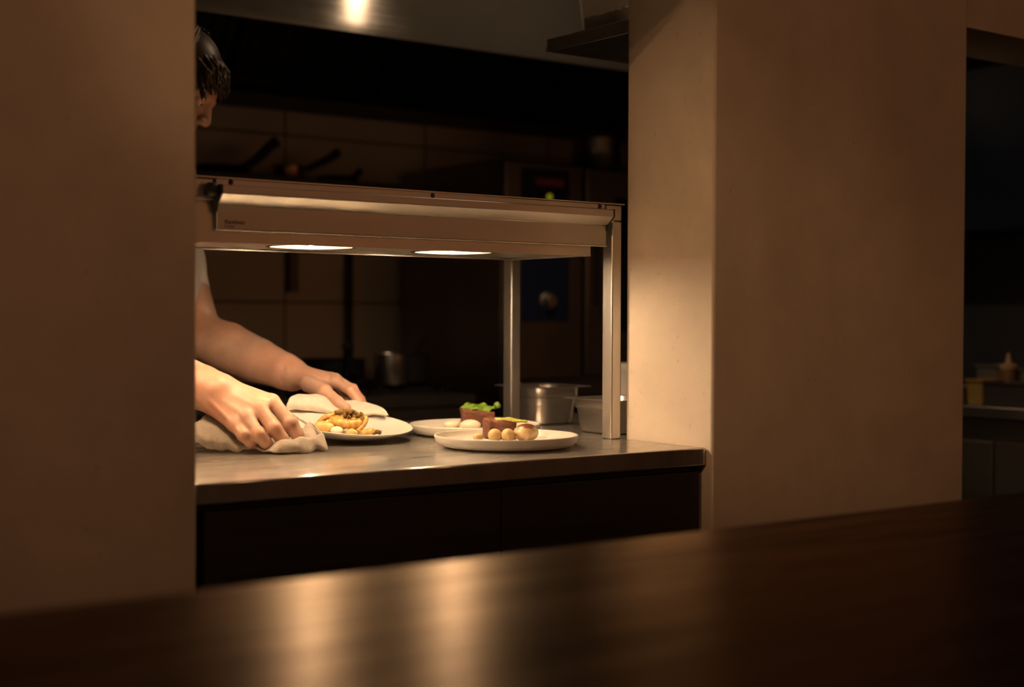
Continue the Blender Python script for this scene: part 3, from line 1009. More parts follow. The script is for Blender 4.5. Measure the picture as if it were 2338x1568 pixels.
for k in range(7):
    fx0 = HX0_ + .10 + k * .575
    fr = MB()
    p0, p1 = Vector((0, 4.44, 1.945)), Vector((0, 3.98, 2.56))
    nrm = Vector((0, -(p1.z - p0.z), (p1.y - p0.y))).normalized()

    def pp(t, o):
        q_ = p0.lerp(p1, t) + nrm * o
        return (q_.y, q_.z)
    fr.prism([pp(0, 0), pp(.05, 0), pp(.05, .02), pp(0, .02)], 'x', fx0, fx0 + .54)
    fr.prism([pp(.95, 0), pp(1, 0), pp(1, .02), pp(.95, .02)], 'x', fx0, fx0 + .54)
    for xx in (fx0, fx0 + .515):
        fr.prism([pp(.05, 0), pp(.95, 0), pp(.95, .02), pp(.05, .02)], 'x', xx, xx + .025)
    f_ = fr.build('baffle_filter', FILT, hd, bevel=.001)
    sl = MB()
    for j in range(9):
        xx = fx0 + .035 + j * .054
        sl.prism([pp(.05, .004), pp(.95, .004), pp(.95, .010), pp(.05, .010)], 'x', xx, xx + .034)
    sl.prism([pp(.05, -.004), pp(.95, -.004), pp(.95, -.002), pp(.05, -.002)], 'x', fx0 + .025, fx0 + .515)
    sl.build('slats', FILT, f_)

# ------------------------------------------------------------------ stove, pots
st = thing('stove', (1.45, 4.19, 0), 'long dark stove behind the pass, pots standing on it', 'stove')
STOVE = mat_simple('stove_front', (.10, .095, .085), .38, .7, .1, 8)
MB().box(.2, 2.676, 3.80, 4.58, .10, .86).build('body', STOVE, st, bevel=.004)
MB().box(.2, 2.676, 3.795, 4.58, .86, .898).build('top', STOVE, st, bevel=.004)
MB().box(.25, 2.62, 3.85, 4.55, 0, .10).build('plinth', BLACK, st)
for k in range(4):
    x0 = .24 + k * .61
    d = MB().box(x0, x0 + .58, 3.782, 3.80, .16, .70).build('oven_door', DARK_STEEL, st, bevel=.004)
    MB().tube([(x0 + .06, 3.755, .66), (x0 + .52, 3.755, .66)], .009, 12).build('handle', STEEL_PAN, d)
    for j in range(2):
        kn = MB().lathe([(.022, 0), (.022, .006), (.016, .022), (0, .022)], (0, 0, 0), 20)
        kx = x0 + .15 + j * .28
        kn.v = [(kx + a, 3.80 - c - .0001, .775 + b2) for a, b2, c in kn.v]
        kn.build('knob', BLACK, st)
    gr_ = MB()
    for yy in (3.95, 4.15, 4.35):
        gr_.box(x0, x0 + .58, yy - .008, yy + .008, .8985, .916)
    for xx in (x0 + .02, x0 + .29, x0 + .55):
        gr_.box(xx - .008, xx + .008, 3.87, 4.50, .9165, .928)
    gr_.build('pot_grate', BLACK_IRON, st)
SZ = .9285


def pot(name, x, y, z, r, h, mat, label, handle=None, hmat=None, cat='pot', group=None, flare=1.0, hr=.010):
    g = thing(name, (x, y, z), label, cat, group)
    MB().lathe([(r * .93 * 1, 0), (r * .98, .004), (r * flare, h - .003), (r * flare + .003, h), (r * flare - .0005, h), (r * flare - .004, h - .006), (r * .96, .008), (0, .006)], (x, y, z), 40, close=False).build('body', mat, g)
    if handle:
        ps = catmull([Vector(p) for p in handle], 6)
        MB().tube(ps, [hr * (.75 + .5 * i / len(ps)) for i in range(len(ps))], 12).build('handle', hmat or BLACK, g)
    return g


pot('saucepan', 2.462, 3.975, SZ, .056, .100, STEEL_PAN, 'small upright steel saucepan with a bright vertical glint on the stove', None)
pot('stock_pot', 2.585, 4.06, SZ, .070, .095, BLACK_IRON, 'dark pot with a slanted ladle handle beside the steel saucepan')
lad = thing('ladle', (2.60, 4.05, SZ + .01), 'dark ladle slanting up out of the dark pot', 'ladle')
MB().tube(catmull([Vector(p) for p in ((2.585, 4.06, SZ + .03), (2.596, 4.04, SZ + .09), (2.622, 4.01, SZ + .155))], 5), .0055, 10).build('handle', BLACK, lad)
MB().ellipsoid((2.583, 4.062, SZ + .022), (.026, .026, .014), 20, 10).build('bowl', BLACK_IRON, lad)
pot('frying_pan', 2.255, 4.02, SZ, .085, .035, BLACK_IRON, 'dark frying pan on the stove, its handle standing up behind the hands', [(2.262, 3.93, SZ + .030), (2.264, 3.915, SZ + .075), (2.258, 3.90, SZ + .115), (2.250, 3.892, SZ + .130)], BLACK, cat='pan', flare=1.08, hr=.016)
pot('dark_casserole', 2.43, 4.30, SZ, .11, .075, BLACK_IRON, 'low black casserole at the back of the stove')

# ------------------------------------------------------------------ back shelf with pans
bs = thing('back_shelf', (2.2, 4.46, 1.60), 'dark wall shelf above the stove carrying the pans', 'shelf')
MB().box(1.2, 2.72, 4.32, 4.598, 1.602, 1.622).build('board', DARK_STEEL, bs, bevel=.002)
for bx in (1.4, 2.6):
    MB().prism([(4.598, 1.46), (4.592, 1.46), (4.35, 1.598), (4.35, 1.602), (4.598, 1.602)], 'x', bx, bx + .004).build('bracket', DARK_STEEL, bs)
COPPER = mat_simple('copper_pan', (.55, .30, .16), .32, 1.0, .1, 12)
pot('wall_pan', 2.075, 4.46, 1.622, .10, .030, BLACK_IRON, 'black pan on the back shelf, handle rising steeply, leftmost of the pans', [(2.138, 4.42, 1.648), (2.19, 4.41, 1.680), (2.24, 4.40, 1.730), (2.262, 4.40, 1.746)], BLACK, cat='pan', group=None, flare=1.1, hr=.017)
pot('small_pan', 2.335, 4.45, 1.622, .055, .050, COPPER, 'small coppery pan on the back shelf with a black slanted handle', [(2.385, 4.42, 1.660), (2.42, 4.41, 1.678), (2.465, 4.40, 1.702), (2.505, 4.40, 1.728)], BLACK, cat='pan', hr=.013)
pot('low_pan', 2.55, 4.485, 1.622, .075, .028, BLACK_IRON, 'low black pan on the back shelf right of the coppery one', [(2.56, 4.42, 1.640), (2.565, 4.39, 1.648), (2.57, 4.36, 1.662)], BLACK, cat='pan', hr=.010)
hk = thing('wall_strip', (2.434, 4.598, 1.24), 'short metal strip with a screw on the tiled back wall', 'bracket')
MB().box(2.405, 2.412, 4.580, 4.599, 1.235, 1.40).build('edge', BLACK, hk)
MB().box(2.4125, 2.450, 4.590, 4.599, 1.235, 1.40).build('plate', mat_simple('strip_metal', (.22, .17, .13), .5, .3, .1, 10), hk)
kn = MB().lathe([(.006, 0), (.006, .002), (0, .003)], (0, 0, 0), 16)
kn.v = [(2.434 + a, 4.59 - c, 1.26 + b2) for a, b2, c in kn.v]
kn.build('screw', DARK_STEEL, hk)
pp_ = thing('wall_pipe', (2.66, 4.585, 0.9), 'dark upright pipe on the back wall beside the oven', 'pipe')
MB().tube([(2.655, 4.58, .93), (2.655, 4.58, 1.60)], .014, 12).build('tube', BLACK, pp_)

# ------------------------------------------------------------------ combi oven
ov = thing('combi_oven', (3.30, 4.22, 0), 'steel combi oven with a dark blue control panel and lit display', 'oven')
OV = mat_simple('oven_steel', (.30, .275, .25), .36, 1.0, .08, 6)
BLUE = mat_simple('blue_panel', (.010, .020, .055), .30, 0, .1, 10)
OY = 3.90
MB().box(2.861, 3.86, OY + .012, 4.55, .86, 1.69).build('body', OV, ov, bevel=.010)
cp_ = MB().box(2.861, 3.205, OY - .008, OY + .012, .93, 1.685).build('control_panel', OV, ov, bevel=.009, bseg=3)
MB().prism([(2.930, 1.134), (3.140, 1.134), (3.140, 1.662), (2.930, 1.662)], 'y', OY - .0105, OY - .0082).build('blue_field', BLUE, cp_, bevel=.001)
dp = MB().box(2.978, 3.122, OY - .013, OY - .0107, 1.592, 1.645).build('display', mat_simple('display_glass', (.035, .030, .025), .25, 0, .1, 10), cp_)
MB().box(2.990, 3.112, OY - .0136, OY - .0131, 1.604, 1.628).build('lit_digits', mat_emit('display_red', (1.0, .12, .05), .012), dp)
led = MB().lathe([(.0115, 0), (.011, .003), (0, .004)], (0, 0, 0), 20)
led.v = [(3.051 + a, OY - .0105 - c, 1.566 + b2) for a, b2, c in led.v]
led.build('indicator_lamp', mat_emit('led_green', (.62, .58, .02), .26), cp_)
dl = MB().lathe([(.034, 0), (.034, .004), (.026, .008), (.024, .024), (.021, .027), (0, .027)], (0, 0, 0), 32)
dl.v = [(3.045 + a, OY - .0105 - c, 1.205 + b2) for a, b2, c in dl.v]
dl.build('dial', STEEL_PAN, cp_)
dr = MB().box(3.214, 3.855, OY - .016, OY + .012, .94, 1.68).build('door', OV, ov, bevel=.008, bseg=3)
MB().box(3.345, 3.79, OY - .018, OY - .0162, 1.10, 1.58).build('door_glass', mat_simple('door_glass', (.012, .012, .014), .12, 0, .1, 8), dr)
MB().tube([(3.275, OY - .0165, 1.18), (3.275, OY - .06, 1.18), (3.275, OY - .06, 1.46), (3.275, OY - .0165, 1.46)], .011, 12).build('handle', BLACK, dr)
for x in (2.9, 3.80):
    for y in (3.97, 4.48):
        MB().box(x - .02, x + .02, y - .02, y + .02, 0, .86).build('leg', DARK_STEEL, ov)
MB().box(2.87, 3.84, 3.93, 4.53, .30, .33).build('stand_shelf', DARK_STEEL, ov)
ob = thing('steel_container', (3.44, 4.10, 1.69), 'dull steel container on top of the oven', 'container')
MB().lathe([(.085, 0), (.088, .004), (.090, .060), (.093, .064), (.093, .070), (.086, .074), (.088, .125), (.095, .132), (.086, .132), (.080, .07), (.078, .006), (0, .006)], (3.44, 4.10, 1.69), 40, close=False).build('body', OV, ob)

# ------------------------------------------------------------------ second opening at the right: side counter
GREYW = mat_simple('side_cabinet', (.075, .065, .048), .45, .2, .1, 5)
sc_ = thing('side_counter', (3.85, 2.75, 0), 'dark side counter seen through the gap at the right edge', 'counter')
MB().box(3.478, 4.55, 2.22, 3.80, .868, .90).build('worktop', mat_steel('side_steel', (.35, .33, .30), .35, 'y'), sc_, bevel=.002)
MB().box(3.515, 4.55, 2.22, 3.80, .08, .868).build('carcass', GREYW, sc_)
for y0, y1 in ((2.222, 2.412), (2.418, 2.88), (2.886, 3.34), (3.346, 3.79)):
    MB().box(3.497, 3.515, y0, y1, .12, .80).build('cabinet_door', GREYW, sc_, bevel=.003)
MB().box(3.56, 4.50, 2.26, 3.76, 0, .08).build('plinth', BLACK, sc_)
DULL = mat_simple('dull_container', (.26, .22, .16), .45, 0, .1, 12)
YEL = mat_simple('yellow_lid', (.42, .27, .07), .5, 0, .1, 12)


def cont(name, x0, x1, y0, y1, z0, h, mat, label, lid=None, rr=.015):
    g = thing(name, ((x0 + x1) / 2, (y0 + y1) / 2, z0), label, 'container')

    def sec(d, z):
        return [(x, y, z0 + z) for x, y in rrect(x0 + d, x1 - d, y0 + d, y1 - d, rr)]
    mb = MB()
    loft(mb, [sec(.006, 0), sec(.004, .002), sec(.001, h - .006), sec(-.004, h - .005), sec(-.004, h), sec(.003, h), sec(.005, h - .008), sec(.008, .005)])
    mb.build('body', mat, g)
    if lid:
        mb = MB()
        loft(mb, [sec(-.003, h + .0005), sec(-.003, h + .006), sec(.002, h + .009)])
        mb.build('lid', lid, g)
    return g


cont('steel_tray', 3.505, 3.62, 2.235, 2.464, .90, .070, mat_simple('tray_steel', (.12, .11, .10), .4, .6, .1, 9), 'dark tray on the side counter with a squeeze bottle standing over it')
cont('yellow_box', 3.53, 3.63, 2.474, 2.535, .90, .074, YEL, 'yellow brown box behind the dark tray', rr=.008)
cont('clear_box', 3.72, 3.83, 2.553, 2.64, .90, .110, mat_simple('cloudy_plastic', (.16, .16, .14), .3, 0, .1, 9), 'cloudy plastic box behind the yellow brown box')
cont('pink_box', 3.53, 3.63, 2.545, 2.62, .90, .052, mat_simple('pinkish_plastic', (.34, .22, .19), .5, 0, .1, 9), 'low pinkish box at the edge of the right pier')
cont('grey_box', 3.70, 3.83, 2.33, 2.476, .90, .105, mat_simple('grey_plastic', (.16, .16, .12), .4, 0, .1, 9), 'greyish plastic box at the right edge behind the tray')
sq_ = thing('squeeze_bottle', (3.78, 2.585, .978 + .009), 'amber squeeze bottle with pale nozzle cap on the side counter', 'bottle')
AMB = mat_simple('amber_bottle', (.20, .10, .03), .35, 0, .1, 12)
sq_.location = (3.715, 2.517, .90)
MB().lathe([(.026, 0), (.028, .003), (.028, .092), (.024, .100), (0, .100)], (3.715, 2.517, .90), 28).build('body', AMB, sq_)
MB().lathe([(.026, .100), (.026, .113), (.010, .118), (.005, .142), (.003, .148), (0, .148)], (3.715, 2.517, .90), 28).build('cap', mat_simple('pale_cap', (.50, .36, .24), .5, 0, .05, 9), sq_)
rk = thing('tall_fridge', (4.2, 3.4, 0), 'tall dark blue grey fridge beyond the side counter', 'fridge')
NAVY = mat_simple('navy_steel', (.022, .038, .075), .35, .3, .15, 5)
MB().box(4.05, 4.58, 3.84, 4.56, .06, 2.05).build('body', NAVY, rk, bevel=.006)
MB().box(4.028, 4.05, 3.85, 4.55, .10, 2.03).build('door', NAVY, rk, bevel=.004)
MB().tube([(4.0, 3.92, .95), (4.0, 3.92, 1.45)], .010, 12).build('handle', DARK_STEEL, rk)
MB().box(4.06, 4.56, 3.86, 4.54, 0, .06).build('plinth', BLACK, rk)
wc = thing('wall_cupboard', (4.4, 2.95, 1.50), 'dark blue wall cupboard above the side counter', 'cupboard')
MB().box(4.24, 4.595, 2.22, 3.70, 1.45, 2.02).build('body', NAVY, wc, bevel=.004)
for y0, y1 in ((2.224, 2.70), (2.706, 3.19), (3.196, 3.696)):
    MB().box(4.222, 4.24, y0, y1, 1.455, 2.015).build('door', NAVY, wc, bevel=.003)


# ------------------------------------------------------------------ the cook: one continuous body grown from a distance field
class Field:
    def __init__(s, lo, hi, h):
        s.lo = np.array(lo, float)
        s.h = h
        s.n = np.ceil((np.array(hi) - s.lo) / h).astype(int) + 1
        s.d = np.full(s.n, 1.0, np.float32)

    def _sub(s, lo, hi):
        a = np.clip(np.floor((np.array(lo) - s.lo) / s.h).astype(int), 0, s.n)
        b = np.clip(np.ceil((np.array(hi) - s.lo) / s.h).astype(int) + 1, 0, s.n)
        if (b <= a).any():
            return None
        g = np.meshgrid(*[(s.lo[i] + s.h * np.arange(a[i], b[i])).astype(np.float32) for i in range(3)], indexing='ij', sparse=True)
        return tuple(slice(a[i], b[i]) for i in range(3)), g

    def _mix(s, sl, d2, k, cut=False):
        d1 = s.d[sl]
        if cut:
            s.d[sl] = np.maximum(d1, -d2)
            return
        h = np.clip(.5 + .5 * (d1 - d2) / k, 0, 1)
        s.d[sl] = d1 * (1 - h) + d2 * h - k * h * (1 - h)

    def cap(s, a, b, ra, rb, k=.01, flat=None):
        # tapered capsule; flat=(dir, f): squashed by factor f along dir
        a, b = np.array(a, float), np.array(b, float)
        m = max(ra, rb) + 2 * k + .02
        r = s._sub(np.minimum(a, b) - m, np.maximum(a, b) + m)
        if r is None:
            return
        sl, (X, Y, Z) = r
        ab = b - a
        L2 = max(float(ab @ ab), 1e-12)
        t = np.clip(((X - a[0]) * ab[0] + (Y - a[1]) * ab[1] + (Z - a[2]) * ab[2]) / L2, 0, 1)
        dx, dy, dz = X - a[0] - t * ab[0], Y - a[1] - t * ab[1], Z - a[2] - t * ab[2]
        q = dx * dx + dy * dy + dz * dz
        if flat is not None:
            u, f = np.array(flat[0], float), flat[1]
            u /= np.linalg.norm(u)
            p = dx * u[0] + dy * u[1] + dz * u[2]
            q = q + p * p * (1 / f ** 2 - 1)
        s._mix(sl, np.sqrt(q) - (ra + t * (rb - ra)), k)

    def chain(s, pts, rad, k=.01, k0=None, flat=None):
        for i in range(len(pts) - 1):
            s.cap(pts[i], pts[i + 1], rad[i], rad[i + 1], (k0 if (i == 0 and k0) else k), flat)

    def ell(s, c, r, R=None, k=.01, cut=False):
        c, r = np.array(c, float), np.array(r, float)
        m = r.max() + 2 * k + .02
        q = s._sub(c - m, c + m)
        if q is None:
            return
        sl, (X, Y, Z) = q
        R = np.eye(3) if R is None else np.array(R)
        x, y, z = X - c[0], Y - c[1], Z - c[2]
        u = [(R[0][i] * x + R[1][i] * y + R[2][i] * z) / r[i] for i in range(3)]
        n1 = np.sqrt(u[0] ** 2 + u[1] ** 2 + u[2] ** 2)
        n2 = np.sqrt((u[0] / r[0]) ** 2 + (u[1] / r[1]) ** 2 + (u[2] / r[2]) ** 2) + 1e-9
        s._mix(sl, n1 * (n1 - 1) / n2, k, cut)

    def plane_cut(s, p, nrm, lo, hi):
        # keep the side nrm points away from, inside a box
        sl, (X, Y, Z) = s._sub(lo, hi)
        nrm = np.array(nrm, float)
        nrm /= np.linalg.norm(nrm)
        d = (X - p[0]) * nrm[0] + (Y - p[1]) * nrm[1] + (Z - p[2]) * nrm[2]
        s.d[sl] = np.maximum(s.d[sl], d)

    def mesh(s):
        d = s.d
        ins = d < 0
        n = s.n
        cnt = np.zeros(n - 1, np.uint8)
        for i in (0, 1):
            for j in (0, 1):
                for k in (0, 1):
                    cnt += ins[i:n[0] - 1 + i, j:n[1] - 1 + j, k:n[2] - 1 + k]
        cells = np.argwhere((cnt > 0) & (cnt < 8))
        idx = np.full(n - 1, -1, np.int32)
        idx[tuple(cells.T)] = np.arange(len(cells))
        acc = np.zeros((len(cells), 3))
        num = np.zeros(len(cells))
        cor = [(i, j, k) for i in (0, 1) for j in (0, 1) for k in (0, 1)]
        for a in cor:
            for b in cor:
                if sum(b) - sum(a) != 1 or any(y < x for x, y in zip(a, b)):
                    continue
                A, B = cells + a, cells + b
                da, db = d[tuple(A.T)], d[tuple(B.T)]
                m = (da < 0) != (db < 0)
                t = (da / np.where(m, da - db, 1))[:, None]
                acc += np.where(m[:, None], A + t * (np.array(b) - np.array(a)), 0)
                num += m
        v = s.lo + s.h * (acc / num[:, None])
        faces = []
        for ax in range(3):
            o1, o2 = (ax + 1) % 3, (ax + 2) % 3
            sa = [slice(None)] * 3
            sb = [slice(None)] * 3
            sa[ax], sb[ax] = slice(0, -1), slice(1, None)
            E = np.argwhere(ins[tuple(sa)] != ins[tuple(sb)])
            E = E[(E[:, o1] > 0) & (E[:, o2] > 0) & (E[:, o1] < n[o1] - 1) & (E[:, o2] < n[o2] - 1)]
            u1 = np.zeros(3, int)
            u1[o1] = 1
            u2 = np.zeros(3, int)
            u2[o2] = 1
            q = np.stack([idx[tuple((E - x).T)] for x in (u1 + u2, u2, 0 * u1, u1)], 1)
            flip = ins[tuple(E.T)]
            q = np.where(flip[:, None], q, q[:, ::-1])
            faces.append(q)
        return v, np.concatenate(faces)

    def build(s, name, mat, parent=None, loc=None, smooth_it=1):
        v, f = s.mesh()
        base = np.array(world_loc(parent)) if parent is not None else np.array(loc, float)
        me = bpy.data.meshes.new(name)
        me.vertices.add(len(v))
        me.vertices.foreach_set('co', (v - base).astype(np.float32).ravel())
        me.loops.add(f.size)
        me.loops.foreach_set('vertex_index', f.astype(np.int32).ravel())
        me.polygons.add(len(f))
        me.polygons.foreach_set('loop_start', np.arange(0, f.size, 4, dtype=np.int32))
        me.update(calc_edges=True)
        me.validate()
        me.polygons.foreach_set('use_smooth', [True] * len(me.polygons))
        me.materials.append(mat)
        o = bpy.data.objects.new(name, me)
        COL.objects.link(o)
        if parent is not None:
            o.parent = parent
        else:
            o.location = tuple(base)
        if smooth_it:
            m = o.modifiers.new('relax', 'SMOOTH')
            m.factor = .5
            m.iterations = smooth_it
        return o


A_ = lambda *p: np.array(p, float)
Fd, Ld, Ud = A_(.7071, -.7071, 0), A_(.7071, .7071, 0), A_(0, 0, 1)   # the cook's forward, left, up
CH = A_(1.245, 3.055, 1.33)                                          # chest
SHL, SHR = A_(1.350, 3.194, 1.39), A_(1.105, 2.895, 1.375)          # shoulders
ELL, WRL = A_(1.3711, 3.0400, 1.1040), A_(1.4799, 2.8000, 1.0196)    # left elbow, wrist
ELR, WRR = A_(.985, 2.690, 1.095), A_(1.1208, 2.4200, 1.0062)        # right elbow, wrist
HD = A_(1.3105, 3.0300, 1.6717)                                      # head
HIP = A_(1.150, 3.165, .94)
pt = math.radians(35)
Hf = Fd * math.cos(pt) - Ud * math.sin(pt)
Hu = Fd * math.sin(pt) + Ud * math.cos(pt)
HR = np.stack([Hf, Ld, Hu], 1)


def hp(f, l, u):
    return HD + Hf * f + Ld * l + Hu * u


def skin_material():
    m, nt, b = new_mat('skin')
    v = coords(nt)
    f = noise(nt, v, 28, 5, .6)
    f2 = noise(nt, v, 9, 3, .5)
    c1 = ramp(nt, f, [(.3, (.47, .27, .185)), (.7, (.55, .34, .25))])
    c2 = ramp(nt, f2, [(.4, (1, 1, 1)), (.68, (.98, .80, .74))])
    mx = node(nt, 'ShaderNodeMix', data_type='RGBA', blend_type='MULTIPLY')
    mx.inputs[0].default_value = 1
    nt.links.new(c1, mx.inputs[6])
    nt.links.new(c2, mx.inputs[7])
    nt.links.new(mx.outputs[2], b.inputs['Base Color'])
    b.inputs['Roughness'].default_value = .48
    b.inputs['Subsurface Weight'].default_value = .25
    b.inputs['Subsurface Radius'].default_value = (.010, .0035, .0018)
    b.inputs['Subsurface Scale'].default_value = 1.0
    bump(nt, b, noise(nt, v, 420, 5, .7), .10, .0010)
    return m


SKIN = skin_material()
bd = Field((.88, 2.26, -.02), (1.72, 3.36, 1.86), .0025)
# torso, pelvis, legs
bd.cap(HIP, CH - Ud * .10, .125, .125, .05, (Fd, .70))
bd.cap(CH - Ud * .10, CH + Ud * .04, .125, .130, .05, (Fd, .72))
bd.cap(SHR + Ld * .03, SHL - Ld * .05, .066, .060, .05)
bd.cap(HIP - Ld * .07, HIP + Ld * .07, .105, .105, .06)
for sgn in (-1, 1):
    h0 = HIP + Ld * .090 * sgn - Ud * .03
    kn_ = A_(h0[0], h0[1], .50) + Fd * .02
    an_ = A_(h0[0], h0[1], .09) - Fd * .02
    bd.chain([h0, kn_], [.085, .055], .04)
    bd.chain([kn_, kn_ * .65 + an_ * .35 - Fd * .02, an_], [.052, .055, .037], .02)
    bd.chain([an_ - Ud * .04 - Fd * .03, an_ - Ud * .055 + Fd * .14], [.040, .030], .03)
# neck and head
NK = CH + Fd * .055 + Ud * .125
bd.cap(NK, hp(-.035, 0, -.075), .060, .054, .04)
bd.ell(hp(-.012, 0, .018), (.098, .076, .095), HR, .02)           # skull
bd.ell(hp(.022, 0, -.050), (.068, .060, .068), HR, .03)           # face
bd.ell(hp(.050, 0, -.096), (.030, .032, .022), HR, .02)           # chin
bd.cap(hp(.082, 0, .012), hp(.104, 0, -.034), .0085, .0125, .012)  # nose
for sgn in (-1, 1):
    bd.ell(hp(.100, .012 * sgn, -.036), (.010, .009, .008), HR, .006)
    bd.cap(hp(.080, .012 * sgn, .018), hp(.066, .050 * sgn, .016), .010, .009, .014)   # brow
    bd.ell(hp(.088, .032 * sgn, -.002), (.012, .017, .010), HR, .001, cut=True)
    bd.ell(hp(.074, .032 * sgn, -.002), (.0125, .014, .012), HR, .003)                 # eye ball under lids
    bd.ell(hp(.076, .032 * sgn, .0065), (.0130, .0155, .0105), HR, .003)               # lowered lid
    bd.ell(hp(.060, .040 * sgn, -.036), (.022, .022, .022), HR, .02)                   # cheek
    bd.ell(hp(-.010, .078 * sgn, -.012), (.018, .008, .031), HR, .006)                 # ear
    bd.ell(hp(-.006, .086 * sgn, -.010), (.009, .006, .018), HR, .001, cut=True)
bd.cap(hp(.080, -.020, -.066), hp(.080, .020, -.066), .0065, .0065, .006, (Hf, 1.3))   # lips
bd.cap(hp(.079, -.018, -.075), hp(.079, .018, -.075), .0070, .0070, .006, (Hf, 1.3))
# arms
def lerp(a, b, t):
    return a * (1 - t) + b * t


bd.chain([SHL, lerp(SHL, ELL, .5), ELL], [.056, .050, .048], .006, .03)
bd.chain([SHR, lerp(SHR, ELR, .5), ELR], [.056, .050, .048], .006, .03)
bd.chain([ELL, lerp(ELL, WRL, .28) + A_(.004, 0, -.002), lerp(ELL, WRL, .62) + A_(.002, 0, -.002), lerp(ELL, WRL, .92), WRL], [.050, .0555, .0490, .0400, .0370], .006, .016)
bd.chain([ELR, lerp(ELR, WRR, .30), lerp(ELR, WRR, .65), lerp(ELR, WRR, .90), WRR], [.048, .0520, .0465, .0410, .0385], .006, .016)


def hand(W, pts, rad, th, thr, back, spread, wr, met_r, slim=.62):
    # W wrist; pts: four fingers of four joints each, index first; th: thumb joints; back: direction out of the back of the hand
    back = np.array(back, float)
    back /= np.linalg.norm(back)
    mc = [p[0] for p in pts]
    across = mc[0] - mc[3]
    across /= np.linalg.norm(across)
    # carpus and metacarpals
    c0_ = [W + across * spread * t for t in (1, .35, -.35, -1)]
    for c, m_ in zip(c0_, mc):
        bd.cap(c, m_ - back * .002, wr, met_r, .016, (back, .85))
    # palm webbing
    for i in range(3):
        a, b = lerp(c0_[i], c0_[i + 1], .5), lerp(mc[i], mc[i + 1], .5) - back * .0055
        bd.cap(a, b, wr * .9, met_r * .90, .012)
    # knuckle heads and tendons
    for i, m_ in enumerate(mc):
        bd.ell(m_ + back * .0030, (.0098, .0098, .0092), None, .008)
        bd.cap(lerp(c0_[i], m_, .25) + back * (wr * .86), m_ + back * (met_r * .70), .0022, .0030, .006)
    # fingers
    for i, p in enumerate(pts):
        r = rad[i]
        for k in range(3):
            bd.cap(p[k], p[k + 1], r[k], r[k + 1], .0065 if k == 0 else .0030)
        # knuckle of the middle joint, nail bed
        bd.ell(p[1] + back * .0016, (r[1] * 1.06,) * 3, None, .003)
        d = p[3] - p[2]
        d /= np.linalg.norm(d)
        bd.ell(p[3] + back * r[3] * .55 + d * .001, (r[3] * .75,) * 3, None, .004)
    # thumb and its ball
    bd.cap(W + across * spread * .8 - back * .004, th[1], wr * .80, thr[1], .018)
    bd.cap(th[0], th[1], thr[0], thr[1], .012)
    for k in (1, 2):
        bd.cap(th[k], th[k + 1], thr[k], thr[k + 1], .004)


RIGHT = [
    [A_(1.2113,2.3720,0.9904), A_(1.2307,2.3350,0.9514), A_(1.2414,2.3280,0.9288), A_(1.2477,2.3330,0.9153)],
    [A_(1.1769,2.3550,0.9796), A_(1.1881,2.3180,0.9447), A_(1.2018,2.3120,0.9246), A_(1.2113,2.3200,0.9132)],
    [A_(1.1501,2.3520,0.9648), A_(1.1568,2.3180,0.9350), A_(1.1705,2.3160,0.9203), A_(1.1812,2.3250,0.9112)],
    [A_(1.1280,2.3580,0.9526), A_(1.1348,2.3330,0.9334), A_(1.1463,2.3300,0.9212), A_(1.1580,2.3380,0.9145)],
]
RIGHT_THUMB = [A_(1.1856,2.4300,0.9867), A_(1.2308,2.4300,0.9588), A_(1.2547,2.4050,0.9386), A_(1.2671,2.3900,0.9308)]
LEFT = [
    [A_(1.5276,2.6900,1.0054), A_(1.5363,2.6450,0.9882), A_(1.5470,2.6300,0.9679), A_(1.5527,2.6250,0.9540)],
    [A_(1.5396,2.7150,1.0108), A_(1.5632,2.6800,0.9907), A_(1.5752,2.6650,0.9682), A_(1.5781,2.6550,0.9515)],
    [A_(1.5422,2.7350,1.0119), A_(1.5667,2.7050,0.9914), A_(1.5789,2.6900,0.9669), A_(1.5819,2.6800,0.9501)],
    [A_(1.5397,2.7500,1.0095), A_(1.5613,2.7300,0.9886), A_(1.5704,2.7150,0.9678), A_(1.5734,2.7050,0.9529)],
]
LEFT_THUMB = [A_(1.4703,2.7100,1.0031), A_(1.4736,2.6450,0.9899), A_(1.4836,2.6050,0.9693), A_(1.4950,2.5900,0.9569)]
FR = [[.0112, .0098, .0088, .0074], [.0114, .0100, .0090, .0076], [.0108, .0094, .0084, .0072], [.0098, .0084, .0075, .0064]]
FR2 = [[.0135, .0132, .0120, .0100], [.0138, .0134, .0122, .0102], [.0130, .0124, .0114, .0096], [.0118, .0108, .0098, .0084]]
hand(WRR, RIGHT, FR2, RIGHT_THUMB, [.016, .0130, .0112, .0092], (-.72, -.62, .32), .0180, .0220, .0135)
hand(WRL, LEFT, FR, LEFT_THUMB, [.017, .0140, .0118, .0098], (.25, .10, .96), .0160, .0205, .0125)
body_o = bd.build('person', SKIN, loc=(HIP[0], HIP[1], 0), smooth_it=2)
tag(body_o, 'person in white T-shirt behind the pass, both arms reaching down with folded cloths', 'person')
person = body_o

WHITE_COT = mat_simple('white_cotton', (.72, .68, .62), .85, 0, .03, 40, .25, bscale=300)
DARK_COT = mat_simple('black_cotton', (.020, .020, .022), .9, 0, .1, 40, .2, bscale=300)
HAIR_M = mat_simple('brown_hair', (.050, .030, .018), .45, 0, .4, 60)
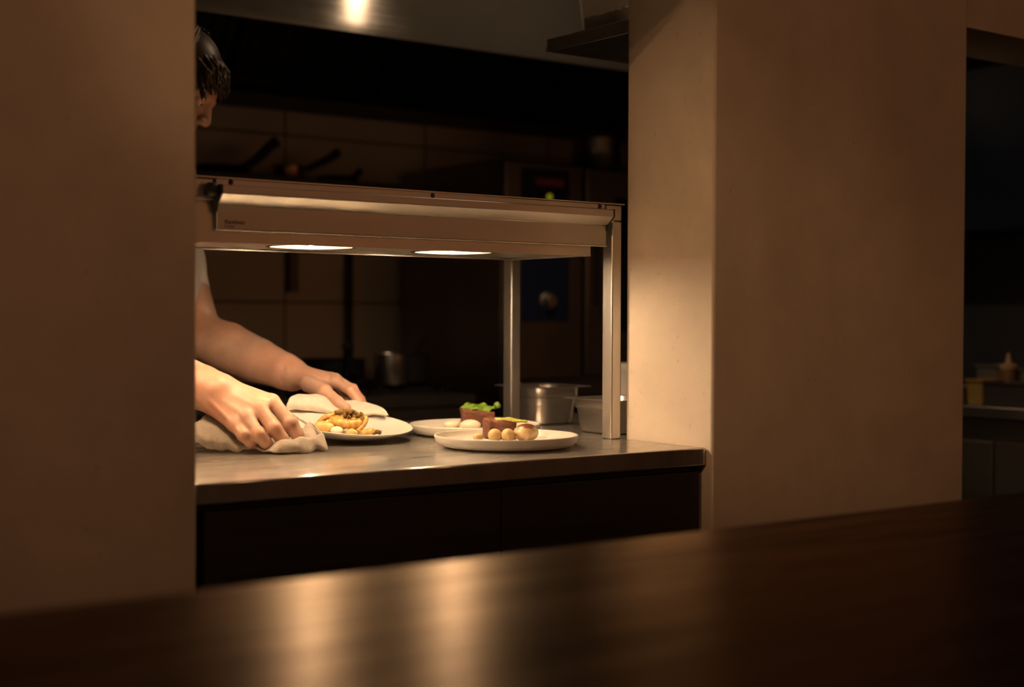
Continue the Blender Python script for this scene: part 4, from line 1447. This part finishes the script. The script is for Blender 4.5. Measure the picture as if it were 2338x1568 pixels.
# T-shirt
ts = Field((.90, 2.60, .80), (1.62, 3.42, 1.56), .005)
ts.cap(HIP - Ud * .02, CH - Ud * .10, .142, .138, .05, (Fd, .74))
ts.cap(CH - Ud * .10, CH + Ud * .04, .138, .142, .05, (Fd, .75))
ts.cap(SHR + Ld * .03, SHL - Ld * .05, .076, .070, .05)
ts.cap(NK - Ud * .03, NK - Ud * .01, .066, .060, .03)
slL, slR = lerp(SHL, ELL, .64), lerp(SHR, ELR, .62)
tv = Field((.90, 2.60, .80), (1.62, 3.42, 1.56), .005)
tv.chain([SHL, lerp(SHL, ELL, .4), slL], [.058, .054, .0515], .03)
tv.chain([SHR, lerp(SHR, ELR, .4), slR], [.068, .060, .0575], .03)
for e, s0, sl_ in ((ELL, SHL, slL), (ELR, SHR, slR)):
    tv.plane_cut(sl_ + (e - s0) * .02, e - s0, sl_ - .10, sl_ + .10)
_h = np.clip(.5 + .5 * (ts.d - tv.d) / .03, 0, 1)
ts.d = ts.d * (1 - _h) + tv.d * _h - .03 * _h * (1 - _h)
ts.plane_cut(A_(0, 0, .86), (0, 0, -1), A_(.9, 2.7, .80), A_(1.5, 3.4, .9))
ts.build('t_shirt', WHITE_COT, person, smooth_it=3)
# apron and trousers
ap = Field((.85, 2.90, .02), (1.46, 3.42, 1.30), .007)
ap.cap(HIP + Ud * .03, HIP - Ud * .03, .150, .150, .05, (Fd, .80))
ap.cap(HIP - Ld * .07, HIP + Ld * .07, .118, .118, .05)
for sgn in (-1, 1):
    h0 = HIP + Ld * .090 * sgn - Ud * .03
    kn_ = A_(h0[0], h0[1], .50) + Fd * .02
    an_ = A_(h0[0], h0[1], .09) - Fd * .02
    ap.chain([h0, kn_, an_], [.105, .078, .062], .025)
ap.build('trousers', DARK_COT, person, smooth_it=3)
fa = Field((.85, 2.80, .3), (1.55, 3.42, 1.30), .007)
fa.cap(HIP + Fd * .006 + Ud * .10, HIP + Fd * .035 - Ud * .45, .158, .165, .05, (Fd, .82))
fa.plane_cut(HIP + Fd * .03, -Fd, A_(.85, 2.8, .3), A_(1.55, 3.42, 1.3))
fa.plane_cut(A_(0, 0, .45), (0, 0, -1), A_(.85, 2.8, .3), A_(1.55, 3.42, .6))
fa.build('apron', mat_simple('apron_cotton', (.03, .028, .027), .9, 0, .1, 40, .2, bscale=300), person, smooth_it=3)
for sgn in (-1, 1):
    h0 = HIP + Ld * .090 * sgn
    an_ = A_(h0[0], h0[1], .05) - Fd * .02
    so = Field(an_ - .26, an_ + A_(.26, .26, .1), .006)
    so.chain([an_ - Fd * .045 + Ud * .004, an_ + Fd * .06, an_ + Fd * .165 - Ud * .010], [.052, .050, .040], .03)
    so.cap(an_ + Ud * .02, an_ + Ud * .055, .045, .043, .03)
    so.plane_cut(A_(0, 0, .001), (0, 0, -1), an_ - .25, an_ + A_(.25, .25, .05))
    so.build('shoe', BLACK, person, smooth_it=2)
# hair: cap with a forelock and combed strands
hr = Field(HD - .17, HD + .17, .002)
hr.ell(hp(-.020, 0, .032), (.103, .082, .096), HR, .01)
hr.ell(hp(.075, 0, -.040), (.075, .10, .085), HR, .01, cut=True)
hr.ell(hp(-.02, .0, -.125), (.09, .12, .080), HR, .01, cut=True)
R_ = np.random.default_rng(11)
for k in range(150):
    l0 = R_.uniform(-.055, .055)
    u0 = R_.uniform(.085, .112) - 9 * l0 * l0
    p0 = hp(R_.uniform(-.03, .02), l0, u0)
    p1 = hp(R_.uniform(.050, .075), l0 * 1.1 + R_.uniform(-.01, .01), u0 - .020)
    p2 = hp(R_.uniform(.083, .102), l0 * 1.1 + R_.uniform(-.015, .015), u0 - .05 + R_.uniform(-.012, .008))
    hr.chain([p0, p1, p2], [.0040, .0038, .0012], .0015)
for k in range(170):
    a = R_.uniform(0, 2 * math.pi)
    w_ = R_.uniform(0, .005)
    p0 = hp(-.03 + .03 * math.cos(a), .03 * math.sin(a), .126 + w_)
    p1 = hp(-.03 + (.085 + w_) * math.cos(a), (.078 + w_) * math.sin(a), .088 + w_)
    p2 = hp(-.035 + .100 * math.cos(a) * .95, .083 * math.sin(a), .03)
    if math.cos(a) < .5:
        hr.chain([p0, p1, p2], [.0032, .0036, .0014], .0015)
hr.build('hair', HAIR_M, person, smooth_it=1)
for sgn in (-1, 1):
    for nm, c, r, col in (('eye', hp(.0755, .032 * sgn, -.002), .0118, (.75, .70, .66)), ('iris', hp(.0835, .032 * sgn, -.004), .0048, (.10, .06, .03))):
        MB().ellipsoid(tuple(c), (r, r, r), 20, 12).build(nm, mat_simple(nm + '_white' if nm == 'eye' else 'iris_brown', col, .2, 0, .05, 30), person)
